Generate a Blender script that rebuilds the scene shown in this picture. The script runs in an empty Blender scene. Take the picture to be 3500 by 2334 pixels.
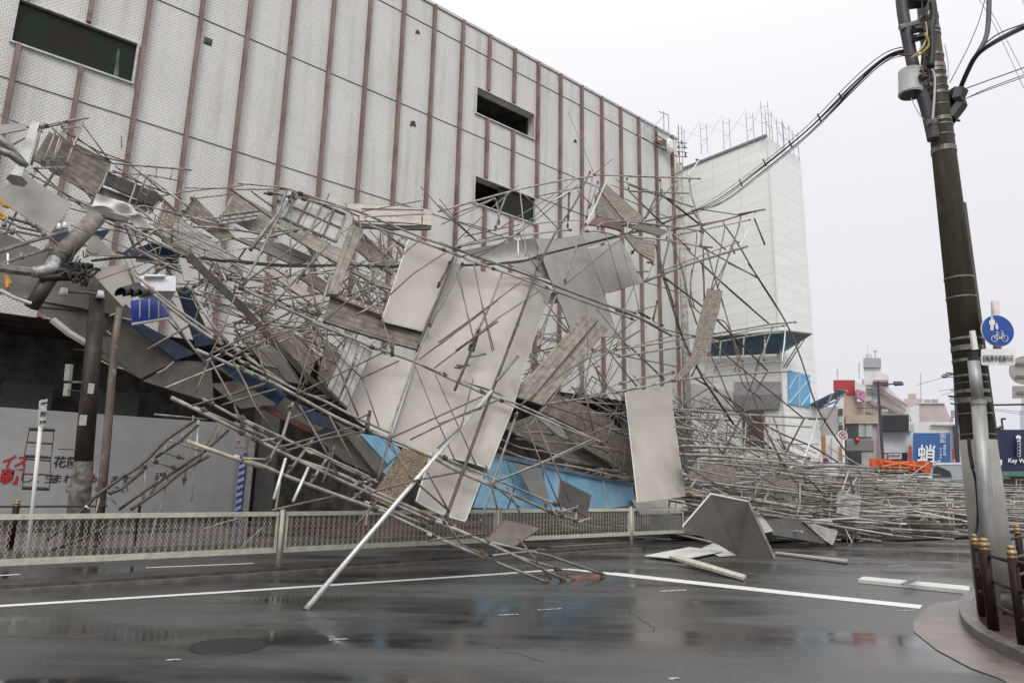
import bpy, bmesh, math, random
from mathutils import Vector, Matrix
rnd = random.Random(7)
sc = bpy.context.scene
C = sc.collection
# ------------------------------------------------------------------ camera, world, sun, exposure
YAW, PIT, ROL, FP, H = 0.86903, 0.20589, 0.020706, 2333.0, 1.6
F = Vector((math.cos(YAW)*math.cos(PIT), math.sin(YAW)*math.cos(PIT), math.sin(PIT)))
R0 = Vector((math.sin(YAW), -math.cos(YAW), 0)); U0 = R0.cross(F)
R = R0*math.cos(ROL)+U0*math.sin(ROL); U = R.cross(F)
cd = bpy.data.cameras.new('camera'); cam = bpy.data.objects.new('camera', cd); C.objects.link(cam)
cd.sensor_width = 36; cd.lens = FP/3500*36; cd.clip_end = 2000; cd.clip_start = .1
cam.matrix_world = Matrix(((R.x, U.x, -F.x, 0), (R.y, U.y, -F.y, 0), (R.z, U.z, -F.z, H), (0, 0, 0, 1)))
sc.camera = cam
w = bpy.data.worlds.new("World"); sc.world = w; w.use_nodes = True
nt = w.node_tree; bg = nt.nodes['Background']
sky = nt.nodes.new('ShaderNodeTexSky'); sky.sky_type = 'NISHITA'; sky.sun_disc = False
sky.sun_elevation = math.radians(50); sky.sun_rotation = math.radians(215); sky.dust_density = 8; sky.air_density = 2
hs = nt.nodes.new('ShaderNodeHueSaturation'); hs.inputs['Saturation'].default_value = .12; hs.inputs['Value'].default_value = .08
nt.links.new(sky.outputs[0], hs.inputs['Color'])
tc = nt.nodes.new('ShaderNodeTexCoord'); sp = nt.nodes.new('ShaderNodeSeparateXYZ'); nt.links.new(tc.outputs['Generated'], sp.inputs[0])
cr = nt.nodes.new('ShaderNodeValToRGB'); nt.links.new(sp.outputs['Z'], cr.inputs[0])
el = cr.color_ramp.elements
el[0].position = 0; el[0].color = (.68, .67, .715, 1)
el[1].position = .45; el[1].color = (.79, .785, .83, 1)
e = el.new(.66); e.color = (.95, .95, .975, 1)
e = el.new(1); e.color = (1.9, 1.9, 1.93, 1)
mx = nt.nodes.new('ShaderNodeMixRGB'); mx.blend_type = 'MIX'; mx.inputs[0].default_value = .94
nt.links.new(hs.outputs[0], mx.inputs[1]); nt.links.new(cr.outputs[0], mx.inputs[2])
nt.links.new(mx.outputs[0], bg.inputs[0]); bg.inputs[1].default_value = 1.0
sl = bpy.data.lights.new('sun', 'SUN'); sl.energy = 1.2; sl.angle = math.radians(25); sl.color = (1, .98, .95)
so = bpy.data.objects.new('sun', sl); C.objects.link(so); so.rotation_euler = (math.radians(46), 0, math.radians(-48))
sc.view_settings.view_transform = 'Standard'; sc.view_settings.look = 'None'
sc.view_settings.exposure = 0.22; sc.view_settings.gamma = 1

# ------------------------------------------------------------------ pixel rays -> places in the world
S35 = 3500/2351
REG = dict(A=(0,0,2.24), B=(0,350,2.24), C=(0,900,2.24), D=(0,1300,2.24), E=(800,500,2.24), Q=(800,1100,2.24), G=(1500,500,2.24),
           H=(1500,1100,2.24), I=(2150,350,2.24), J=(2150,900,2.24), K=(2100,1400,2.24), L=(2750,1050,2.412), M=(2900,0,2.6133),
           N=(2900,1000,2.6133), O=(2900,1600,2.1367), V=(0,0,1/S35))
def ray(reg, x, y):
    ox, oy, s = REG[reg]; u = ox+x/s; v = oy+y/s
    return F+R*((u-1750)/FP)-U*((v-1167)/FP)
LAY = dict(f=(8.75,.5), e=(8.95,.5), g=(9.3,.5), m=(12.3,.42), n=(12.8,.42), k=(16.5,.3), l=(17.3,.3), w=(22.5,.06), c=(19.3,.25), s=(16.2,0), t=(10.4,.3),
           r=(11.5,.3), q=(14.,.2), p=(20.3,0), fl=(8.3,.5))
def on(reg, lay, x, y, off=0):
    a, b = LAY[lay]; a += off; d = ray(reg, x, y)
    t = (a+b*H)/(d.y-b*d.z)
    if t < 0 or t*d.y > 24.3: t = 24.3/d.y
    return Vector((d.x*t, d.y*t, H+d.z*t))
def gr(reg, x, y, z=0):
    d = ray(reg, x, y); t = (z-H)/d.z; return Vector((d.x*t, d.y*t, z))
def atY(reg, x, y, Y):
    d = ray(reg, x, y); t = Y/d.y; return Vector((d.x*t, Y, H+d.z*t))
def atX(reg, x, y, X):
    d = ray(reg, x, y); t = X/d.x; return Vector((X, d.y*t, H+d.z*t))
def atD(reg, x, y, D):
    return Vector((0, 0, H))+ray(reg, x, y)*D      # D metres along the optical axis

# ------------------------------------------------------------------ materials
MATS = {}
def mat(name, col, rough=.6, metal=0, var=.15, scale=6., col2=None, bump=0., spec=.5, cuts=(.35,.65), stretch=None, dirt=None):
    if name in MATS: return MATS[name]
    m = bpy.data.materials.new(name); m.use_nodes = True; n = m.node_tree; b = n.nodes['Principled BSDF']
    b.inputs['Roughness'].default_value = rough; b.inputs['Metallic'].default_value = metal
    b.inputs['Specular IOR Level'].default_value = spec
    t = n.nodes.new('ShaderNodeTexCoord'); mp = n.nodes.new('ShaderNodeMapping'); n.links.new(t.outputs['Object'], mp.inputs[0])
    if stretch: mp.inputs['Scale'].default_value = stretch
    nz = n.nodes.new('ShaderNodeTexNoise'); nz.inputs['Scale'].default_value = scale; nz.inputs['Detail'].default_value = 6
    nz.inputs['Roughness'].default_value = .65
    n.links.new(mp.outputs[0], nz.inputs['Vector'])
    r = n.nodes.new('ShaderNodeValToRGB'); n.links.new(nz.outputs['Fac'], r.inputs[0])
    c2 = col2 or tuple(max(0, c*(1-2*var)) for c in col)
    r.color_ramp.elements[0].position = cuts[0]; r.color_ramp.elements[1].position = cuts[1]
    r.color_ramp.elements[0].color = (*c2, 1); r.color_ramp.elements[1].color = (*[min(1, c*(1+var*.4)) for c in col], 1)
    out = r.outputs[0]
    if dirt:
        n2 = n.nodes.new('ShaderNodeTexNoise'); n2.inputs['Scale'].default_value = dirt[1]; n2.inputs['Detail'].default_value = 8
        n.links.new(t.outputs['Object'], n2.inputs['Vector'])
        r2 = n.nodes.new('ShaderNodeValToRGB'); r2.color_ramp.elements[0].position = dirt[2]; r2.color_ramp.elements[1].position = dirt[2]+.14
        n.links.new(n2.outputs['Fac'], r2.inputs[0])
        mm = n.nodes.new('ShaderNodeMixRGB'); n.links.new(r2.outputs[0], mm.inputs[0]); n.links.new(out, mm.inputs[1]); mm.inputs[2].default_value = (*dirt[0], 1)
        out = mm.outputs[0]
    n.links.new(out, b.inputs['Base Color'])
    if bump:
        bp = n.nodes.new('ShaderNodeBump'); bp.inputs['Strength'].default_value = bump; bp.inputs['Distance'].default_value = .02
        n.links.new(nz.outputs['Fac'], bp.inputs['Height']); n.links.new(bp.outputs[0], b.inputs['Normal'])
    MATS[name] = m; return m
RUST = (.20,.11,.06)
mL = mat('galvanized_worn', (.40,.375,.33), .5, .25, .25, 5, dirt=(RUST, 3, .56))
mS = mat('galvanized_grey', (.27,.265,.25), .45, .35, .25, 6, dirt=((.16,.12,.09), 4, .56))
mB = mat('brace_rusty', (.19,.165,.135), .5, .35, .3, 7, dirt=((.15,.09,.055), 5, .56))
mD = mat('steel_dark', (.10,.09,.075), .5, .3, .25, 6)
mP = mat('galvanized_bright', (.68,.68,.66), .35, .4, .1, 9)
mR = mat('steel_rust_red', (.21,.10,.075), .6, .1, .3, 8)
mY = mat('steel_yellowed', (.48,.42,.31), .5, .15, .25, 5, dirt=(RUST, 4, .6))
mClamp = mat('clamp_steel', (.12,.10,.08), .5, .4, .3, 12)
mPanel = mat('sound_panel', (.45,.42,.37), .55, 0, .06, 1.2, dirt=((.31,.275,.235), .8, .55), bump=.1)
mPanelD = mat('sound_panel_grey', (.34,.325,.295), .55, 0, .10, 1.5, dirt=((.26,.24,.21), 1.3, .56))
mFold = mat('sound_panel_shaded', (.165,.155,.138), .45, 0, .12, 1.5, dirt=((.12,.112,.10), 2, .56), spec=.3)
mPanelW = mat('sheet_white', (.64,.63,.60), .5, 0, .10, 2, dirt=((.46,.44,.40), 1.6, .58))
mWoodB = mat('board_speckled', (.30,.23,.16), .8, 0, .5, 60, cuts=(.42,.58))
mDark = mat('dark_plate', (.05,.045,.04), .5, 0, .3, 8)
mNavy = mat('navy_panel', (.022,.05,.11), .35, 0, .35, 2, dirt=((.05,.06,.06), 1.5, .6))
mBlue = mat('awning_blue', (.33,.63,.86), .4, 0, .12, 1.5, dirt=((.16,.36,.55), 1.2, .6))  # sky light coming through the sheets is painted in as brighter blue
mSoff = mat('soffit_dirty', (.19,.173,.15), .7, 0, .2, 1.2, dirt=((.11,.095,.08), 1.1, .56))
mBlack = mat('black_rubber', (.015,.015,.017), .5, 0, .2)
mWhite = mat('white_paint', (.78,.78,.76), .5, 0, .05)
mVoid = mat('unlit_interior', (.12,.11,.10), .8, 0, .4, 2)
def linemat(name, col, colg, pitch, width=.12, axis=0, rough=.7, holes=None, var=.25):
    """planks and decks: long grooves across the sheet's own UV (metres)"""
    m = bpy.data.materials.new(name); m.use_nodes = True; n = m.node_tree; b = n.nodes['Principled BSDF']; b.inputs['Roughness'].default_value = rough
    uv = n.nodes.new('ShaderNodeUVMap'); s = n.nodes.new('ShaderNodeSeparateXYZ'); n.links.new(uv.outputs[0], s.inputs[0])
    def M(op, a, bb=None):
        q = n.nodes.new('ShaderNodeMath'); q.operation = op
        for i, x in enumerate((a, bb)):
            if x is None: continue
            if isinstance(x, (int, float)): q.inputs[i].default_value = x
            else: n.links.new(x, q.inputs[i])
        return q.outputs[0]
    fr = M('FRACT', M('DIVIDE', s.outputs[axis], pitch)); g = M('LESS_THAN', fr, width)
    nz = n.nodes.new('ShaderNodeTexNoise'); nz.inputs['Scale'].default_value = 3.5; nz.inputs['Detail'].default_value = 8; n.links.new(uv.outputs[0], nz.inputs['Vector'])
    nz.inputs['Roughness'].default_value = .7
    r = n.nodes.new('ShaderNodeValToRGB'); n.links.new(nz.outputs['Fac'], r.inputs[0])
    r.color_ramp.elements[0].position = .38; r.color_ramp.elements[1].position = .62
    r.color_ramp.elements[0].color = (*[c*(1-2*var) for c in col], 1); r.color_ramp.elements[1].color = (*[c*(1+var*.5) for c in col], 1)
    mx = n.nodes.new('ShaderNodeMixRGB'); n.links.new(g, mx.inputs[0]); n.links.new(r.outputs[0], mx.inputs[1]); mx.inputs[2].default_value = (*colg, 1)
    out = mx.outputs[0]
    if holes:
        fx = M('SUBTRACT', M('FRACT', M('DIVIDE', s.outputs[0], holes)), .5); fy = M('SUBTRACT', M('FRACT', M('DIVIDE', s.outputs[1], holes)), .5)
        d = M('ADD', M('MULTIPLY', fx, fx), M('MULTIPLY', fy, fy)); hh = M('LESS_THAN', d, .022)
        m2 = n.nodes.new('ShaderNodeMixRGB'); n.links.new(hh, m2.inputs[0]); n.links.new(out, m2.inputs[1]); m2.inputs[2].default_value = (.5,.49,.46,1); out = m2.outputs[0]
    n.links.new(out, b.inputs['Base Color'])
    bp = n.nodes.new('ShaderNodeBump'); bp.inputs['Strength'].default_value = .6; bp.inputs['Distance'].default_value = .02; bp.invert = True
    n.links.new(g, bp.inputs['Height']); n.links.new(bp.outputs[0], b.inputs['Normal'])
    return m
mDeck = linemat('deck_boards', (.225,.195,.16), (.07,.055,.04), .16, .10, 1)
mDeckL = linemat('deck_boards_light', (.315,.285,.235), (.13,.10,.08), .18, .08, 1)
mDeckP = linemat('deck_boards_pale', (.50,.47,.41), (.25,.20,.15), .2, .07, 1, var=.1)
mDeckG = linemat('deck_metal_grey', (.36,.35,.33), (.12,.11,.10), .14, .15, 1, .5)
mSpeck = linemat('deck_perforated', (.24,.20,.155), (.12,.09,.07), .5, .04, 1, .7, holes=.13)
mRib = linemat('awning_ribbed', (.33,.64,.87), (.04,.10,.2), .55, .05, 0, .4, var=.12)
mGridP = linemat('grey_grid_panel', (.48,.47,.45), (.2,.19,.18), .35, .05, 0, .5, var=.1)

# ------------------------------------------------------------------ object helpers
ROOTLOC = {}
def tag(o, label=None, cat=None, group=None, kind=None):
    if label: o['label'] = label
    if cat: o['category'] = cat
    if group: o['group'] = group
    if kind: o['kind'] = kind
    return o
def thing(name, label, cat, loc=(0,0,0), group=None):
    o = bpy.data.objects.new(name, None); C.objects.link(o); o.location = loc; o.empty_display_size = .2
    ROOTLOC[o.name] = Vector(loc); return tag(o, label, cat, group)
def meshobj(name, verts, faces, m, parent=None, uvs=None, smooth=False):
    """verts in world metres; the object's origin goes to its parent's place"""
    off = Vector((0,0,0)); p = parent
    while p is not None: off = ROOTLOC.get(p.name, off) if p.parent is None else off; p = p.parent
    if parent is None and verts:
        lo = [min(v[i] for v in verts) for i in range(3)]; hi = [max(v[i] for v in verts) for i in range(3)]
        off = Vector(((lo[0]+hi[0])/2, (lo[1]+hi[1])/2, lo[2]))
    me = bpy.data.meshes.new(name); me.from_pydata([tuple(Vector(v)-off) for v in verts], [], faces)
    if m is not None: me.materials.append(m)
    if uvs:
        ul = me.uv_layers.new(name='UVMap')
        for lp in me.loops: ul.data[lp.index].uv = uvs[lp.vertex_index]
    if smooth:
        for f_ in me.polygons: f_.use_smooth = True
    me.update(); o = bpy.data.objects.new(name, me); C.objects.link(o)
    if parent is not None: o.parent = parent
    else: o.location = off; ROOTLOC[o.name] = off
    return o
class MB:
    def __init__(s): s.v = []; s.f = []; s.uv = []; s.hasuv = False
    def add(s, vs, fs, uv=None):
        k = len(s.v); s.v += [Vector(v) for v in vs]; s.f += [tuple(i+k for i in f_) for f_ in fs]
        s.uv += uv if uv else [(0,0)]*len(vs); s.hasuv |= bool(uv); return s
    def box(s, lo, hi, M=None):
        vs = [Vector((x,y,z)) for x in (lo[0],hi[0]) for y in (lo[1],hi[1]) for z in (lo[2],hi[2])]
        if M: vs = [M@v for v in vs]
        return s.add(vs, [(0,1,3,2),(4,6,7,5),(0,4,5,1),(2,3,7,6),(0,2,6,4),(1,5,7,3)])
    def tube(s, pts, r, n=8, cap=True, r2=None):
        pts = [Vector(p) for p in pts]; vs = []; fs = []
        up = None
        for i, p in enumerate(pts):
            a = pts[max(i-1,0)]; b = pts[min(i+1,len(pts)-1)]; d = (b-a)
            if d.length < 1e-6: d = Vector((0,0,1))
            d.normalize()
            if up is None: up = d.orthogonal().normalized()
            x = (up-d*up.dot(d)); x = x.normalized() if x.length > 1e-4 else d.orthogonal().normalized(); up = x; y = d.cross(x)
            rr = r if r2 is None else r+(r2-r)*i/(len(pts)-1)
            for k in range(n):
                a_ = 2*math.pi*k/n; vs.append(p+(x*math.cos(a_)+y*math.sin(a_))*rr)
        for i in range(len(pts)-1):
            for k in range(n): fs.append((i*n+k, i*n+(k+1)%n, (i+1)*n+(k+1)%n, (i+1)*n+k))
        if cap: fs.append(tuple(range(n))[::-1]); fs.append(tuple((len(pts)-1)*n+k for k in range(n)))
        return s.add(vs, fs)
    def slab(s, q, th, nx=1, ny=1, bulge=None, nrm=None):
        """quad q (4 points) given thickness th along its normal; uv in metres"""
        q = [Vector(p) for p in q]; nr = nrm or (q[1]-q[0]).cross(q[3]-q[0]).normalized()
        if bulge and nr.y < 0: q = [q[1],q[0],q[3],q[2]]; nr = -nr; bulge = (lambda f0: (lambda a, b: f0(1-a, b)))(bulge)
        lu = (q[1]-q[0]).length; lv = (q[3]-q[0]).length; top = []; bot = []; uv = []
        for j in range(ny+1):
            for i in range(nx+1):
                a = i/nx; b = j/ny; p = q[0]*(1-a)*(1-b)+q[1]*a*(1-b)+q[2]*a*b+q[3]*(1-a)*b
                if bulge: p = p+nr*bulge(a, b)
                top.append(p+nr*th/2); bot.append(p-nr*th/2); uv.append((a*lu, b*lv))
        N = len(top); W = nx+1; fs = []
        for j in range(ny):
            for i in range(nx):
                a = j*W+i; fs.append((a,a+1,a+1+W,a+W)); fs.append((N+a,N+a+W,N+a+1+W,N+a+1))
        ring = [i for i in range(nx+1)]+[j*W+nx for j in range(1,ny+1)]+[ny*W+i for i in range(nx-1,-1,-1)]+[j*W for j in range(ny-1,0,-1)]
        V = top+bot; UV = uv+uv
        for a, b in zip(ring, ring[1:]+ring[:1]):
            k = len(V); V += [top[a], bot[a], bot[b], top[b]]; UV += [uv[a], uv[a], uv[b], uv[b]]; fs.append((k, k+1, k+2, k+3))
        return s.add(V, fs, UV)
    def build(s, name, m, parent=None, smooth=False):
        return meshobj(name, s.v, s.f, m, parent, s.uv if s.hasuv else None, smooth)
def poly_prism(pts, z0, z1):
    n = len(pts); vs = [(p[0],p[1],z0) for p in pts]+[(p[0],p[1],z1) for p in pts]
    return vs, [tuple(range(n))[::-1], tuple(range(n,2*n))]+[(i,(i+1)%n,(i+1)%n+n,i+n) for i in range(n)]
def text(body, m, parent, org, ex, ey, size, name='lettering', bold=0., shear=0., depth=.004, align='LEFT', xs=1.):
    cu = bpy.data.curves.new('t', 'FONT'); cu.body = body; cu.size = size; cu.offset = bold; cu.shear = shear; cu.extrude = depth/2; cu.align_x = align; cu.resolution_u = 2
    o = bpy.data.objects.new('t', cu); C.objects.link(o)
    dg = bpy.context.evaluated_depsgraph_get(); me = bpy.data.meshes.new_from_object(o.evaluated_get(dg))
    bpy.data.objects.remove(o); ez = Vector(ex).cross(Vector(ey)).normalized(); ex = Vector(ex).normalized(); ey = Vector(ey).normalized()
    vs = [Vector(org)+ex*v.co.x*xs+ey*v.co.y+ez*v.co.z for v in me.vertices]; fs = [tuple(p.vertices) for p in me.polygons]
    bpy.data.meshes.remove(me); bpy.data.curves.remove(cu)
    return meshobj(name, vs, fs, m, parent)

# ------------------------------------------------------------------ ground, road, markings
def wet(name, c1, c2, pud=(.48,.60), sc1=.35, rdry=.26, rwet=.05, grain=220, stretch=None):
    m = bpy.data.materials.new(name); m.use_nodes = True; n = m.node_tree; b = n.nodes['Principled BSDF']
    t = n.nodes.new('ShaderNodeTexCoord'); mp = n.nodes.new('ShaderNodeMapping'); m0 = n.nodes.new('ShaderNodeMapping'); m0.inputs['Rotation'].default_value = (0,0,math.radians(40.5)); n.links.new(t.outputs['Object'], m0.inputs[0]); n.links.new(m0.outputs[0], mp.inputs[0])
    mp.inputs['Scale'].default_value = stretch or (1,1,1)
    a = n.nodes.new('ShaderNodeTexNoise'); a.inputs['Scale'].default_value = sc1; a.inputs['Detail'].default_value = 9; a.inputs['Roughness'].default_value = .62; n.links.new(mp.outputs[0], a.inputs['Vector'])
    g = n.nodes.new('ShaderNodeTexNoise'); g.inputs['Scale'].default_value = grain; g.inputs['Detail'].default_value = 2; n.links.new(t.outputs['Object'], g.inputs['Vector'])
    rr = n.nodes.new('ShaderNodeMapRange'); rr.inputs['From Min'].default_value = pud[0]; rr.inputs['From Max'].default_value = pud[1]; n.links.new(a.outputs['Fac'], rr.inputs[0])
    ro = n.nodes.new('ShaderNodeMapRange'); ro.inputs['To Min'].default_value = rdry; ro.inputs['To Max'].default_value = rwet; n.links.new(rr.outputs[0], ro.inputs[0]); n.links.new(ro.outputs[0], b.inputs['Roughness'])
    cr = n.nodes.new('ShaderNodeValToRGB'); cr.color_ramp.elements[0].position = .3; cr.color_ramp.elements[1].position = .7
    cr.color_ramp.elements[0].color = (*c1, 1); cr.color_ramp.elements[1].color = (*c2, 1); n.links.new(g.outputs['Fac'], cr.inputs[0])
    mx = n.nodes.new('ShaderNodeMixRGB'); mx.blend_type = 'MULTIPLY'; n.links.new(rr.outputs[0], mx.inputs[0]); n.links.new(cr.outputs[0], mx.inputs[1]); mx.inputs[2].default_value = (.42,.42,.43,1)
    n.links.new(mx.outputs[0], b.inputs['Base Color'])
    bs = n.nodes.new('ShaderNodeMapRange'); bs.inputs['To Min'].default_value = .35; bs.inputs['To Max'].default_value = .03; n.links.new(rr.outputs[0], bs.inputs[0])
    bp = n.nodes.new('ShaderNodeBump'); bp.inputs['Distance'].default_value = .006; n.links.new(bs.outputs[0], bp.inputs['Strength']); n.links.new(g.outputs['Fac'], bp.inputs['Height']); n.links.new(bp.outputs[0], b.inputs['Normal'])
    b.inputs['Specular IOR Level'].default_value = .5
    return m
mRoad = wet('wet_asphalt', (.030,.030,.030), (.125,.122,.118), (.40,.60), .38, .40, .05, 75, (.55,1.7,1))
mPave = wet('wet_brown_paving', (.06,.035,.03), (.15,.09,.08), (.42,.58), .8)
mApron = wet('wet_concrete_apron', (.16,.135,.12), (.27,.225,.205), (.42,.62), .7, .25, .06)
mWalk = wet('wet_sidewalk', (.10,.075,.065), (.2,.15,.13), (.45,.6), .5)
mLine = mat('road_paint', (.80,.80,.77), .35, 0, .08, 9, dirt=((.10,.10,.10), 22, .60))
mWorn = mat('road_paint_worn', (.62,.62,.60), .4, 0, .2, 20, dirt=((.06,.06,.06), 16, .47))
mKerb = mat('kerb_stone', (.15,.135,.12), .35, 0, .25, 5)
mKerbD = mat('kerb_dark', (.085,.078,.07), .3, 0, .3, 5)
def struct(o): o['kind'] = 'structure'; return o
struct(meshobj('ground', [(-400,-300,-.03),(900,-300,-.03),(900,700,-.03),(-400,700,-.03)], [(0,1,2,3)], mat('ground_concrete', (.16,.16,.155), .4, 0, .2, .5)))
struct(meshobj('road', [(-30,-14,0),(230,-14,0),(230,16.6,0),(-30,16.6,0)], [(0,1,2,3)], mRoad))
v_, f_ = poly_prism([(-30,16.8),(34,16.8),(36,18.5),(36,30),(-30,30)], 0, .13); struct(meshobj('pavement', v_, f_, mWalk))
v_, f_ = poly_prism([(-30,16.62),(34,16.62),(34,16.795),(-30,16.795)], 0, .135); struct(meshobj('kerb', v_, f_, mKerb))
def strip(name, pts, wd, z, m):
    vs = []; fs = []
    for i, p in enumerate(pts):
        a = pts[max(0,i-1)]; b = pts[min(len(pts)-1,i+1)]; d = (b-a); d.z = 0; d.normalize(); s = Vector((-d.y,d.x,0))*wd/2
        vs += [(p.x+s.x,p.y+s.y,z),(p.x-s.x,p.y-s.y,z)]
    for i in range(len(pts)-1): fs.append((2*i,2*i+1,2*i+3,2*i+2))
    return struct(meshobj(name, vs, fs, m))
g = lambda x, y: gr('V', x, y)
strip('road_marking', [g(-120,1398), g(0,1391), g(500,1360), g(1140,1318), g(1300,1306)], .17, .004, mLine)
strip('road_marking', [g(1300,1306), g(1400,1316)], .24, .0045, mLine)
strip('road_marking', [g(1400,1316), g(1800,1360), g(2115,1393)], .40, .004, mLine)
strip('road_marking', [g(335,1303), g(582,1293)], .11, .004, mLine)
strip('road_marking', [g(-60,1325), g(45,1318)], .11, .004, mLine)
for a in ((1145,1412,1190,1410,.06), (1515,1357,1575,1354,.10), (1235,1400,1290,1397,.05), (2060,1402,2100,1401,.05), (1535,1558,1560,1557,.05), (380,1515,415,1514,.05), (755,1469,800,1466,.05), (2040,1300,2085,1296,.05)):
    strip('road_marking_worn', [g(a[0],a[1]), g(a[2],a[3])], a[4], .004, mWorn)
# far side second lane line and cross street markings
strip('road_marking', [Vector((13,13.6,0)), Vector((60,13.9,0))], .14, .0045, mWorn)
# median island under the fence
v_, f_ = poly_prism([(-30,12.02),(14.6,12.02),(15.0,12.3),(14.6,12.62),(-30,12.62)], 0, .10); struct(meshobj('median_kerb', v_, f_, mKerbD))
v_, f_ = poly_prism([(-30,11.86),(14.6,11.86),(14.6,12.015),(-30,12.015)], 0, .05); struct(meshobj('median_gutter', v_, f_, mKerb))
for i, (x_, y_, L_) in enumerate(((560,1440,.9),(1500,1450,1.1),(1250,1520,.8),(250,1460,.7))):
    c0 = g(x_, y_); pts = [c0]
    for k in range(9): pts.append(pts[-1]+Vector((math.cos(.9*i+rnd.gauss(0,.5)), math.sin(.9*i+rnd.gauss(0,.5)), 0))*L_*.18)
    strip('asphalt_crack', pts, .008, .003, mat('crack_dark', (.012,.012,.012), .5))
# manhole
def disc(c, r, n=40, z=0): return [(c.x+r*math.cos(2*math.pi*i/n), c.y+r*math.sin(2*math.pi*i/n)) for i in range(n)]
mc = g(525,1482); mh = thing('manhole_cover', 'round iron manhole cover set in the wet asphalt of the near lane', 'manhole', (mc.x,mc.y,0))
v_, f_ = poly_prism(disc(mc, .33), .001, .006); meshobj('lid', v_, f_, mat('cast_iron', (.045,.043,.042), .28, .2, .5, 60, bump=.3), mh)
b = MB(); ring = disc(mc, .345); b.tube([(x,y,.004) for x,y in ring+ring[:1]], .006, 6, False); b.build('rim', mat('rim_dark', (.03,.03,.03), .5), mh)
# near right corner: apron, kerb and paving
kp = [gr('V',*p) for p in ((2340,1345),(2240,1368),(2208,1392),(2204,1420),(2225,1455),(2275,1490),(2351,1528),(2480,1600))]
ap = [gr('V',*p) for p in ((2230,1375),(2150,1385),(2125,1398),(2097,1425),(2098,1450),(2150,1492),(2230,1535),(2300,1560),(2420,1640),(2480,1600))]
poly = [(p.x,p.y) for p in ap]; poly = [(kp[0].x+1,kp[0].y)]+poly+[(kp[-1].x,kp[-1].y)]
struct(meshobj('corner_apron', [(x,y,.008) for x,y in poly], [tuple(range(len(poly)))[::-1]], mApron))
def smoothpts(P, n=5):
    out = []
    for i in range(len(P)-1):
        p0, p1, p2, p3 = P[max(i-1,0)], P[i], P[i+1], P[min(i+2,len(P)-1)]
        for k in range(n):
            t = k/n; out.append(.5*((2*p1)+(p2-p0)*t+(2*p0-5*p1+4*p2-p3)*t*t+(3*p1-p0-3*p2+p3)*t*t*t))
    return out+[P[-1]]
kq = smoothpts(kp)
kin = []
for i, p in enumerate(kq):
    a = kq[max(0,i-1)]; c = kq[min(len(kq)-1,i+1)]; d = (c-a).normalized(); kin.append(p+Vector((-d.y,d.x,0))*.15)
def sidefix(o): return o
vs = []; fs = []
for a, c in zip(kq, kin): vs += [(a.x,a.y,0),(a.x,a.y,.12),(c.x,c.y,.125),(c.x,c.y,0)]
for i in range(len(kq)-1):
    for k in range(4): fs.append((4*i+k,4*i+(k+1)%4,4*i+4+(k+1)%4,4*i+4+k))
struct(meshobj('corner_kerb', vs, fs, mKerb))
pv = [(p.x,p.y) for p in kin]+[(16,-1),(24,2)]
struct(meshobj('corner_pavement', [(x,y,.118) for x,y in pv], [tuple(range(len(pv)))], mPave))

# ------------------------------------------------------------------ tiled department building
XE = 35.2; ZT = 24.3; ZB = 6.3; XW = -26.
bt = bpy.data.materials.new('tile_facade'); bt.use_nodes = True; n = bt.node_tree; b = n.nodes['Principled BSDF']; b.inputs['Roughness'].default_value = .45
tcn = n.nodes.new('ShaderNodeTexCoord'); sx = n.nodes.new('ShaderNodeSeparateXYZ'); n.links.new(tcn.outputs['Object'], sx.inputs[0])
cx = n.nodes.new('ShaderNodeCombineXYZ'); n.links.new(sx.outputs['X'], cx.inputs[0]); n.links.new(sx.outputs['Z'], cx.inputs[1])
br = n.nodes.new('ShaderNodeTexBrick'); n.links.new(cx.outputs[0], br.inputs['Vector'])
br.inputs['Scale'].default_value = 1; br.inputs['Brick Width'].default_value = .14; br.inputs['Row Height'].default_value = .068; br.inputs['Mortar Size'].default_value = .007; br.inputs['Mortar Smooth'].default_value = 0
br.inputs['Color1'].default_value = (.825,.83,.805,1); br.inputs['Color2'].default_value = (.755,.76,.735,1); br.inputs['Mortar'].default_value = (.25,.245,.235,1)
nz = n.nodes.new('ShaderNodeTexNoise'); nz.inputs['Scale'].default_value = .5; nz.inputs['Detail'].default_value = 6; n.links.new(tcn.outputs['Object'], nz.inputs['Vector'])
rp = n.nodes.new('ShaderNodeValToRGB'); rp.color_ramp.elements[0].color = (.93,.93,.925,1); rp.color_ramp.elements[1].color = (1,1,1,1); rp.color_ramp.elements[0].position = .35; rp.color_ramp.elements[1].position = .6
n.links.new(nz.outputs['Fac'], rp.inputs[0]); mm = n.nodes.new('ShaderNodeMixRGB'); mm.blend_type = 'MULTIPLY'; mm.inputs[0].default_value = 1
n.links.new(br.outputs['Color'], mm.inputs[1]); n.links.new(rp.outputs[0], mm.inputs[2])
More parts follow.
